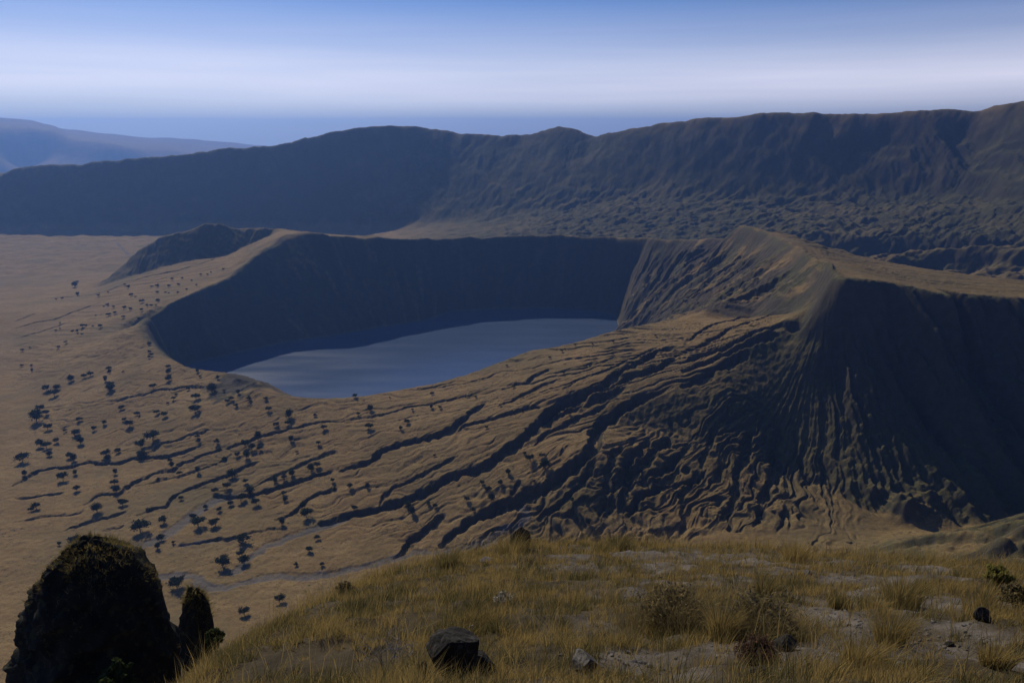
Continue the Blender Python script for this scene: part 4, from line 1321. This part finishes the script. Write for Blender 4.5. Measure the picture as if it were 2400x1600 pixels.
bush('bush', Vector(ps) + Vector((0, -2.0, -1.2)), 0.6, 1.9, 'dark green bush clinging to the right flank of the large black pinnacle', 'bush', LEAF, 4200, 0.05, 30, 40, WOOD_DARK, 1.4, 0.8)

# dead branching shrub, bleached
q = np.random.default_rng(31)
p = fpt(905, 1575)
parts = []


def grow(p0, d, L, rad, lev):
    n = 6
    path = [np.array(p0, float)]
    d = np.array(d, float)
    for i in range(n):
        d = d + q.normal(0, 0.16, 3)
        d /= np.linalg.norm(d)
        path.append(path[-1] + d * L / n)
    parts.append(tube_arrays(path, np.linspace(rad, rad * 0.55, n + 1), 5))
    if lev > 0:
        for k in range(3):
            e = d + q.normal(0, 0.6, 3)
            e[2] = e[2] * 0.7 + 0.12
            grow(path[-1 - k], e / np.linalg.norm(e), L * q.uniform(0.5, 0.75), rad * 0.55, lev - 1)


for a in (0.3, 1.9, 3.2, 4.6, 5.6):
    grow((0, 0, -0.05), (math.cos(a) * 0.75, math.sin(a) * 0.4, 0.75), 0.42, 0.013, 3)
V, F = join(parts)
o = mesh_from('dead_shrub', V, F, WOOD_GREY)
o.location = p
tag(o, 'leafless bleached grey shrub with crooked branches on the lower left slope', 'dead shrub')


# ------------------------------------------------------------------ scattered trees, each at its own sighted spot: x, y of the crown on a sheet and the crown width there
TREES = [
    (Z5, 'plain', [(320, 25, 50), (385, 18, 55), (375, 55, 60), (765, 15, 55), (1055, 10, 45), (275, 160, 50), (252, 215, 95, 'b'), (318, 195, 40), (330, 290, 50), (450, 315, 28), (515, 325, 60), (555, 385, 55, 'b'), (545, 232, 40), (715, 262, 40), (648, 295, 40), (855, 238, 30),
     (895, 262, 62), (835, 150, 40), (945, 190, 40), (1345, 160, 72), (1350, 75, 58), (1210, 60, 30), (1195, 95, 28), (1565, 105, 38), (1595, 95, 38), (1625, 135, 35), (1715, 85, 38), (1830, 90, 38), (1850, 165, 42), (1990, 200, 62, 'b'), (2170, 205, 28), (1905, 265, 48), (1985, 260, 42), (2230, 290, 48),
     (1155, 125, 20), (1080, 185, 38), (1130, 205, 45), (280, 400, 58), (320, 415, 55), (390, 385, 40), (340, 480, 38, 'b'), (155, 500, 75), (485, 480, 58), (510, 505, 50, 'b'), (730, 470, 58), (805, 450, 45), (740, 500, 45, 'b'), (970, 405, 68), (1055, 345, 92), (975, 470, 72, 'b'), (1360, 350, 38), (1370, 382, 38, 'b'),
     (1495, 390, 40), (1510, 438, 42, 'b'), (1175, 520, 38), (1185, 558, 42, 'b'), (1780, 360, 60, 'b'), (1690, 400, 58), (1735, 430, 55), (1700, 485, 55, 'b'), (1790, 440, 38), (2005, 370, 45, 'b'), (2195, 400, 33), (2045, 460, 22), (170, 610, 40, 'b'), (435, 630, 65), (518, 605, 38, 'b'), (795, 600, 38, 'b'), (790, 670, 55), (805, 720, 55, 'b'),
     (530, 715, 50), (1365, 590, 50, 'b'), (1090, 645, 38, 'b'), (1545, 500, 45, 'b'), (1635, 480, 38), (1600, 600, 80, 'b'), (2145, 575, 55, 'b'), (2185, 545, 48), (2010, 610, 55, 'b'), (1955, 632, 45), (1895, 650, 45, 'b'), (1235, 605, 42), (1560, 690, 58), (1725, 715, 75, 'b'), (1695, 665, 40), (1480, 725, 48), (1660, 770, 70), (1955, 740, 40),
     (1965, 780, 42, 'b'), (2305, 710, 35, 'b'), (2290, 660, 35), (250, 835, 55), (215, 855, 33), (845, 800, 72), (1030, 845, 55), (1250, 775, 42), (1420, 830, 45), (1510, 855, 40), (1590, 815, 40, 'b'), (1765, 805, 55), (670, 852, 70, 'b'), (2085, 830, 65, 'b'), (2110, 875, 85), (1945, 950, 50, 'b'), (965, 965, 105), (1130, 920, 65), (1365, 935, 95), (1330, 900, 50),
     (1485, 940, 75), (1110, 1040, 65), (1085, 1110, 50, 'b'), (1195, 1085, 30), (1675, 1050, 92), (1650, 1150, 55), (1685, 1195, 75, 'b'), (1535, 1215, 95), (725, 1075, 50), (830, 1090, 50), (515, 1065, 85), (410, 1095, 30), (2135, 1130, 50), (2185, 1045, 42), (2040, 1238, 35), (2220, 1235, 35), (970, 1340, 78), (1220, 1355, 100), (1925, 1465, 75), (1685, 1560, 65), (1425, 1470, 20)]),
    (Z1, 'flank', [(1385, 420, 20), (1430, 420, 18), (1455, 405, 16), (1540, 385, 20), (1185, 450, 25), (1255, 445, 20), (1045, 500, 25), (1085, 500, 25), (1165, 500, 22), (1230, 490, 22), (1085, 540, 20), (1140, 540, 17), (1165, 545, 17), (1225, 545, 22), (1285, 525, 17), (1355, 490, 16), (1320, 460, 16), (885, 505, 25), (860, 490, 18), (905, 560, 27), (935, 575, 15),
     (680, 565, 20), (745, 540, 15), (980, 605, 34), (1090, 595, 34), (1045, 630, 25), (1012, 630, 20), (980, 665, 25), (1075, 630, 17), (740, 625, 25), (715, 635, 17), (785, 645, 20), (855, 650, 27), (900, 660, 25), (795, 685, 24), (750, 695, 30), (850, 715, 25), (960, 730, 25), (660, 700, 12), (515, 490, 42, 'b'), (535, 470, 25), (535, 555, 30, 'b'), (570, 775, 30), (590, 765, 18), (535, 800, 28),
     (500, 805, 22), (535, 825, 17), (565, 830, 17), (690, 775, 30), (640, 775, 17), (415, 755, 13), (385, 800, 17), (415, 795, 13), (430, 585, 18), (385, 590, 16)]),
    (Z1, 'tip', [(455, 890, 22), (400, 920, 27), (205, 920, 13), (155, 940, 22), (1030, 895, 30, 'b'), (1030, 950, 28), (1045, 970, 24), (1025, 988, 26), (150, 1045, 22), (220, 1045, 20), (220, 1078, 22, 'b'), (490, 1135, 45, 'b'), (580, 1115, 42), (625, 1100, 42), (750, 1060, 40), (755, 1085, 32, 'b'), (720, 1122, 34), (727, 1145, 28, 'b'), (760, 1170, 48), (765, 1202, 45, 'b'), (850, 1090, 20),
     (1160, 1050, 34), (1160, 1085, 42, 'b'), (1162, 1130, 48, 'b'), (1360, 1080, 27, 'b'), (1378, 1118, 20), (1500, 1130, 25, 'b'), (1460, 1195, 66, 'b'), (1640, 1225, 38, 'b'), (1545, 1215, 24), (1300, 1195, 28)]),
    (Z2, 'rim', [(95, 1255, 25), (155, 1285, 13), (335, 1260, 17), (200, 1332, 55, 'b'), (115, 1375, 34), (190, 1458, 58), (455, 1420, 52), (625, 1235, 30), (925, 1260, 27), (620, 1330, 30, 'b'), (680, 1330, 28), (490, 1350, 20), (1140, 1045, 18), (1185, 1190, 28), (1385, 1135, 24), (1530, 1095, 24), (1435, 985, 24), (1520, 945, 20), (1610, 905, 20), (1730, 900, 18),
     (1870, 880, 20), (1960, 815, 20), (2165, 840, 20), (1920, 930, 24), (1870, 965, 20), (1000, 1465, 28), (1095, 1320, 20), (1245, 1350, 24), (1570, 1380, 28)]),
    (Z6, 'gully', [(460, 815, 58, 'b'), (490, 865, 60, 'b'), (520, 765, 50), (60, 700, 42), (180, 690, 38, 'b'), (645, 830, 45), (600, 810, 38, 'b'), (865, 790, 45), (910, 862, 38), (1010, 720, 48), (1035, 775, 58, 'b'), (1385, 480, 50), (1405, 540, 85, 'b'), (1300, 500, 55), (1260, 470, 30), (1150, 600, 40, 'b'), (1100, 670, 45), (1330, 660, 28), (970, 660, 42), (1670, 790, 28, 'b'),
     (1040, 1000, 22), (1170, 1000, 45, 'b'), (1700, 940, 55, 'b'), (1590, 815, 36, 'b'), (1470, 830, 30), (90, 845, 45), (640, 480, 22), (410, 300, 30, 'b')]),
]
CROWN = leaf_material('acacia_leaves', (0.05, 0.062, 0.03), (0.022, 0.033, 0.018), 0.15)
BARK = WOOD_DARK


def crown_mesh(kind, seed):
    """Crowns one metre across: 'f' = flat umbrella, 'b' = rounded bush crown; many small leaf faces in uneven clumps."""
    q = np.random.default_rng(seed)
    n = 1000 if kind == 'f' else 1200
    nc = 15 if kind == 'f' else 17
    if kind == 'f':
        a, rr_ = q.uniform(0, 6.283, nc), 0.34 * np.sqrt(q.random(nc))
        cc = np.stack([rr_ * np.cos(a), rr_ * np.sin(a), 0.46 + 0.07 * q.normal(size=nc) - 0.2 * rr_], 1)
        sg = np.array([0.085, 0.085, 0.055])
    else:
        v = q.normal(size=(nc, 3))
        v /= np.linalg.norm(v, axis=1, keepdims=True)
        cc = v * 0.27 * q.random((nc, 1)) ** 0.4 * np.array([1, 1, 0.95]) + np.array([0, 0, 0.46])
        sg = np.array([0.095, 0.095, 0.09])
    k = q.integers(0, nc, n)
    pos = cc[k] + q.normal(size=(n, 3)) * sg
    pos[:, 2] = np.maximum(pos[:, 2], 0.03)
    V, F = leaf_quads(pos, 0.034, q, 0.3, 1.2)
    tk = q.random(nc)
    t = np.clip(tk[k] * 0.6 + 0.4 * q.random(n), 0, 1)
    me = mesh_from('crown', V, F, CROWN, {'tint': np.repeat(t, 4)}, False)
    data = me.data
    bpy.data.objects.remove(me)
    tr = []
    base_h = 0.17 if kind == 'f' else 0.14
    tr.append(tube_arrays([(0, 0, -0.06), (0.01, 0.0, base_h * 0.5), (0.0, 0.015, base_h)], [0.032, 0.024, 0.02], 6))
    for c in cc[:4]:
        mid = np.array([c[0] * 0.5, c[1] * 0.5, base_h + (c[2] - base_h) * 0.62])
        tr.append(tube_arrays([(0, 0.015, base_h), mid, c], [0.018, 0.012, 0.006], 5))
    V, F = join(tr)
    to = mesh_from('trunk', V, F, BARK)
    td = to.data
    bpy.data.objects.remove(to)
    return data, td


KIT = {k: [crown_mesh(k, s) for s in range(60 + 10 * (k == 'b'), 64 + 10 * (k == 'b'))] for k in 'fb'}
WHERE = {
    'plain': ('on the tan plain below the lake', 'trees of the plain below the lake'),
    'flank': ('on the ridge left of the crater', 'trees of the ridge flank left of the crater'),
    'tip': ('near the left lake rim', 'trees near the left tip of the crater rim'),
    'rim': ('just below the near lake rim', 'trees on the slope below the near rim'),
    'gully': ('among the middle gullies', 'trees among the gullies of the middle slope'),
}
placed = []
q = np.random.default_rng(91)
for (ox, oy, scl), zone, L in TREES:
    for e in L:
        x, y, w_ = e[:3]
        kind = e[3] if len(e) > 3 else 'f'
        px, py, wp = ox + x / scl, oy + y / scl, w_ / scl
        x0, y0_ = hit(px, py)
        mpp = math.hypot(math.hypot(x0, y0_), HC) / FPX
        wid = max(3.2, wp * mpp * 1.08)
        dip = 0.47 if kind == 'f' else 0.45
        py2 = py + dip * wid / mpp * 0.88
        gx, gy = hit(px, py2)
        gz = float(height(np.array([gx]), np.array([gy]))[0])
        placed.append([zone, kind, px, py, wp, wid, gx, gy, gz])
SIZE = [(6.5, 'tiny'), (9.5, 'small'), (14, 'medium'), (20, 'fairly large'), (27, 'large'), (99, 'very large')]
ORD = lambda n: '%d%s' % (n, 'th' if 10 <= n % 100 <= 20 else {1: 'st', 2: 'nd', 3: 'rd'}.get(n % 10, 'th'))
buckets = {}
for t in placed:
    size = next(s for lim, s in SIZE if t[4] <= lim)
    row = 'upper' if t[3] < 1050 else 'middle' if t[3] < 1180 else 'lower'
    where = WHERE[t[0]][0] if t[0] != 'plain' else 'on the %s plain below the lake' % row
    form = 'flat topped acacia' if t[1] == 'f' else 'round dark crowned tree'
    buckets.setdefault((size, form, where), []).append(t)
for (size, form, where), L in buckets.items():
    L.sort(key=lambda t: t[2])
    for i, (zone, kind, px, py, wp, wid, gx, gy, gz) in enumerate(L):
        o = bpy.data.objects.new('acacia_tree' if kind == 'f' else 'bushy_tree', None)
        C.objects.link(o)
        o.location = (gx, gy, gz)
        s = wid * 1.0 * q.uniform(0.92, 1.08)
        o.scale = (s, s * q.uniform(0.9, 1.1), s * q.uniform(0.85, 1.15))
        o.rotation_euler = (0, 0, q.uniform(0, 6.28))
        lab = '%s %s %s' % (size, form, where) if len(L) == 1 else '%s %s %s, %s from left' % (size, form, where, ORD(i + 1))
        tag(o, lab, 'tree', WHERE[zone][1])
        cd, td = KIT[kind][int(q.integers(4))]
        c = bpy.data.objects.new('crown', cd)
        C.objects.link(c)
        c.parent = o
        t_ = bpy.data.objects.new('trunk', td)
        C.objects.link(t_)
        t_.parent = o
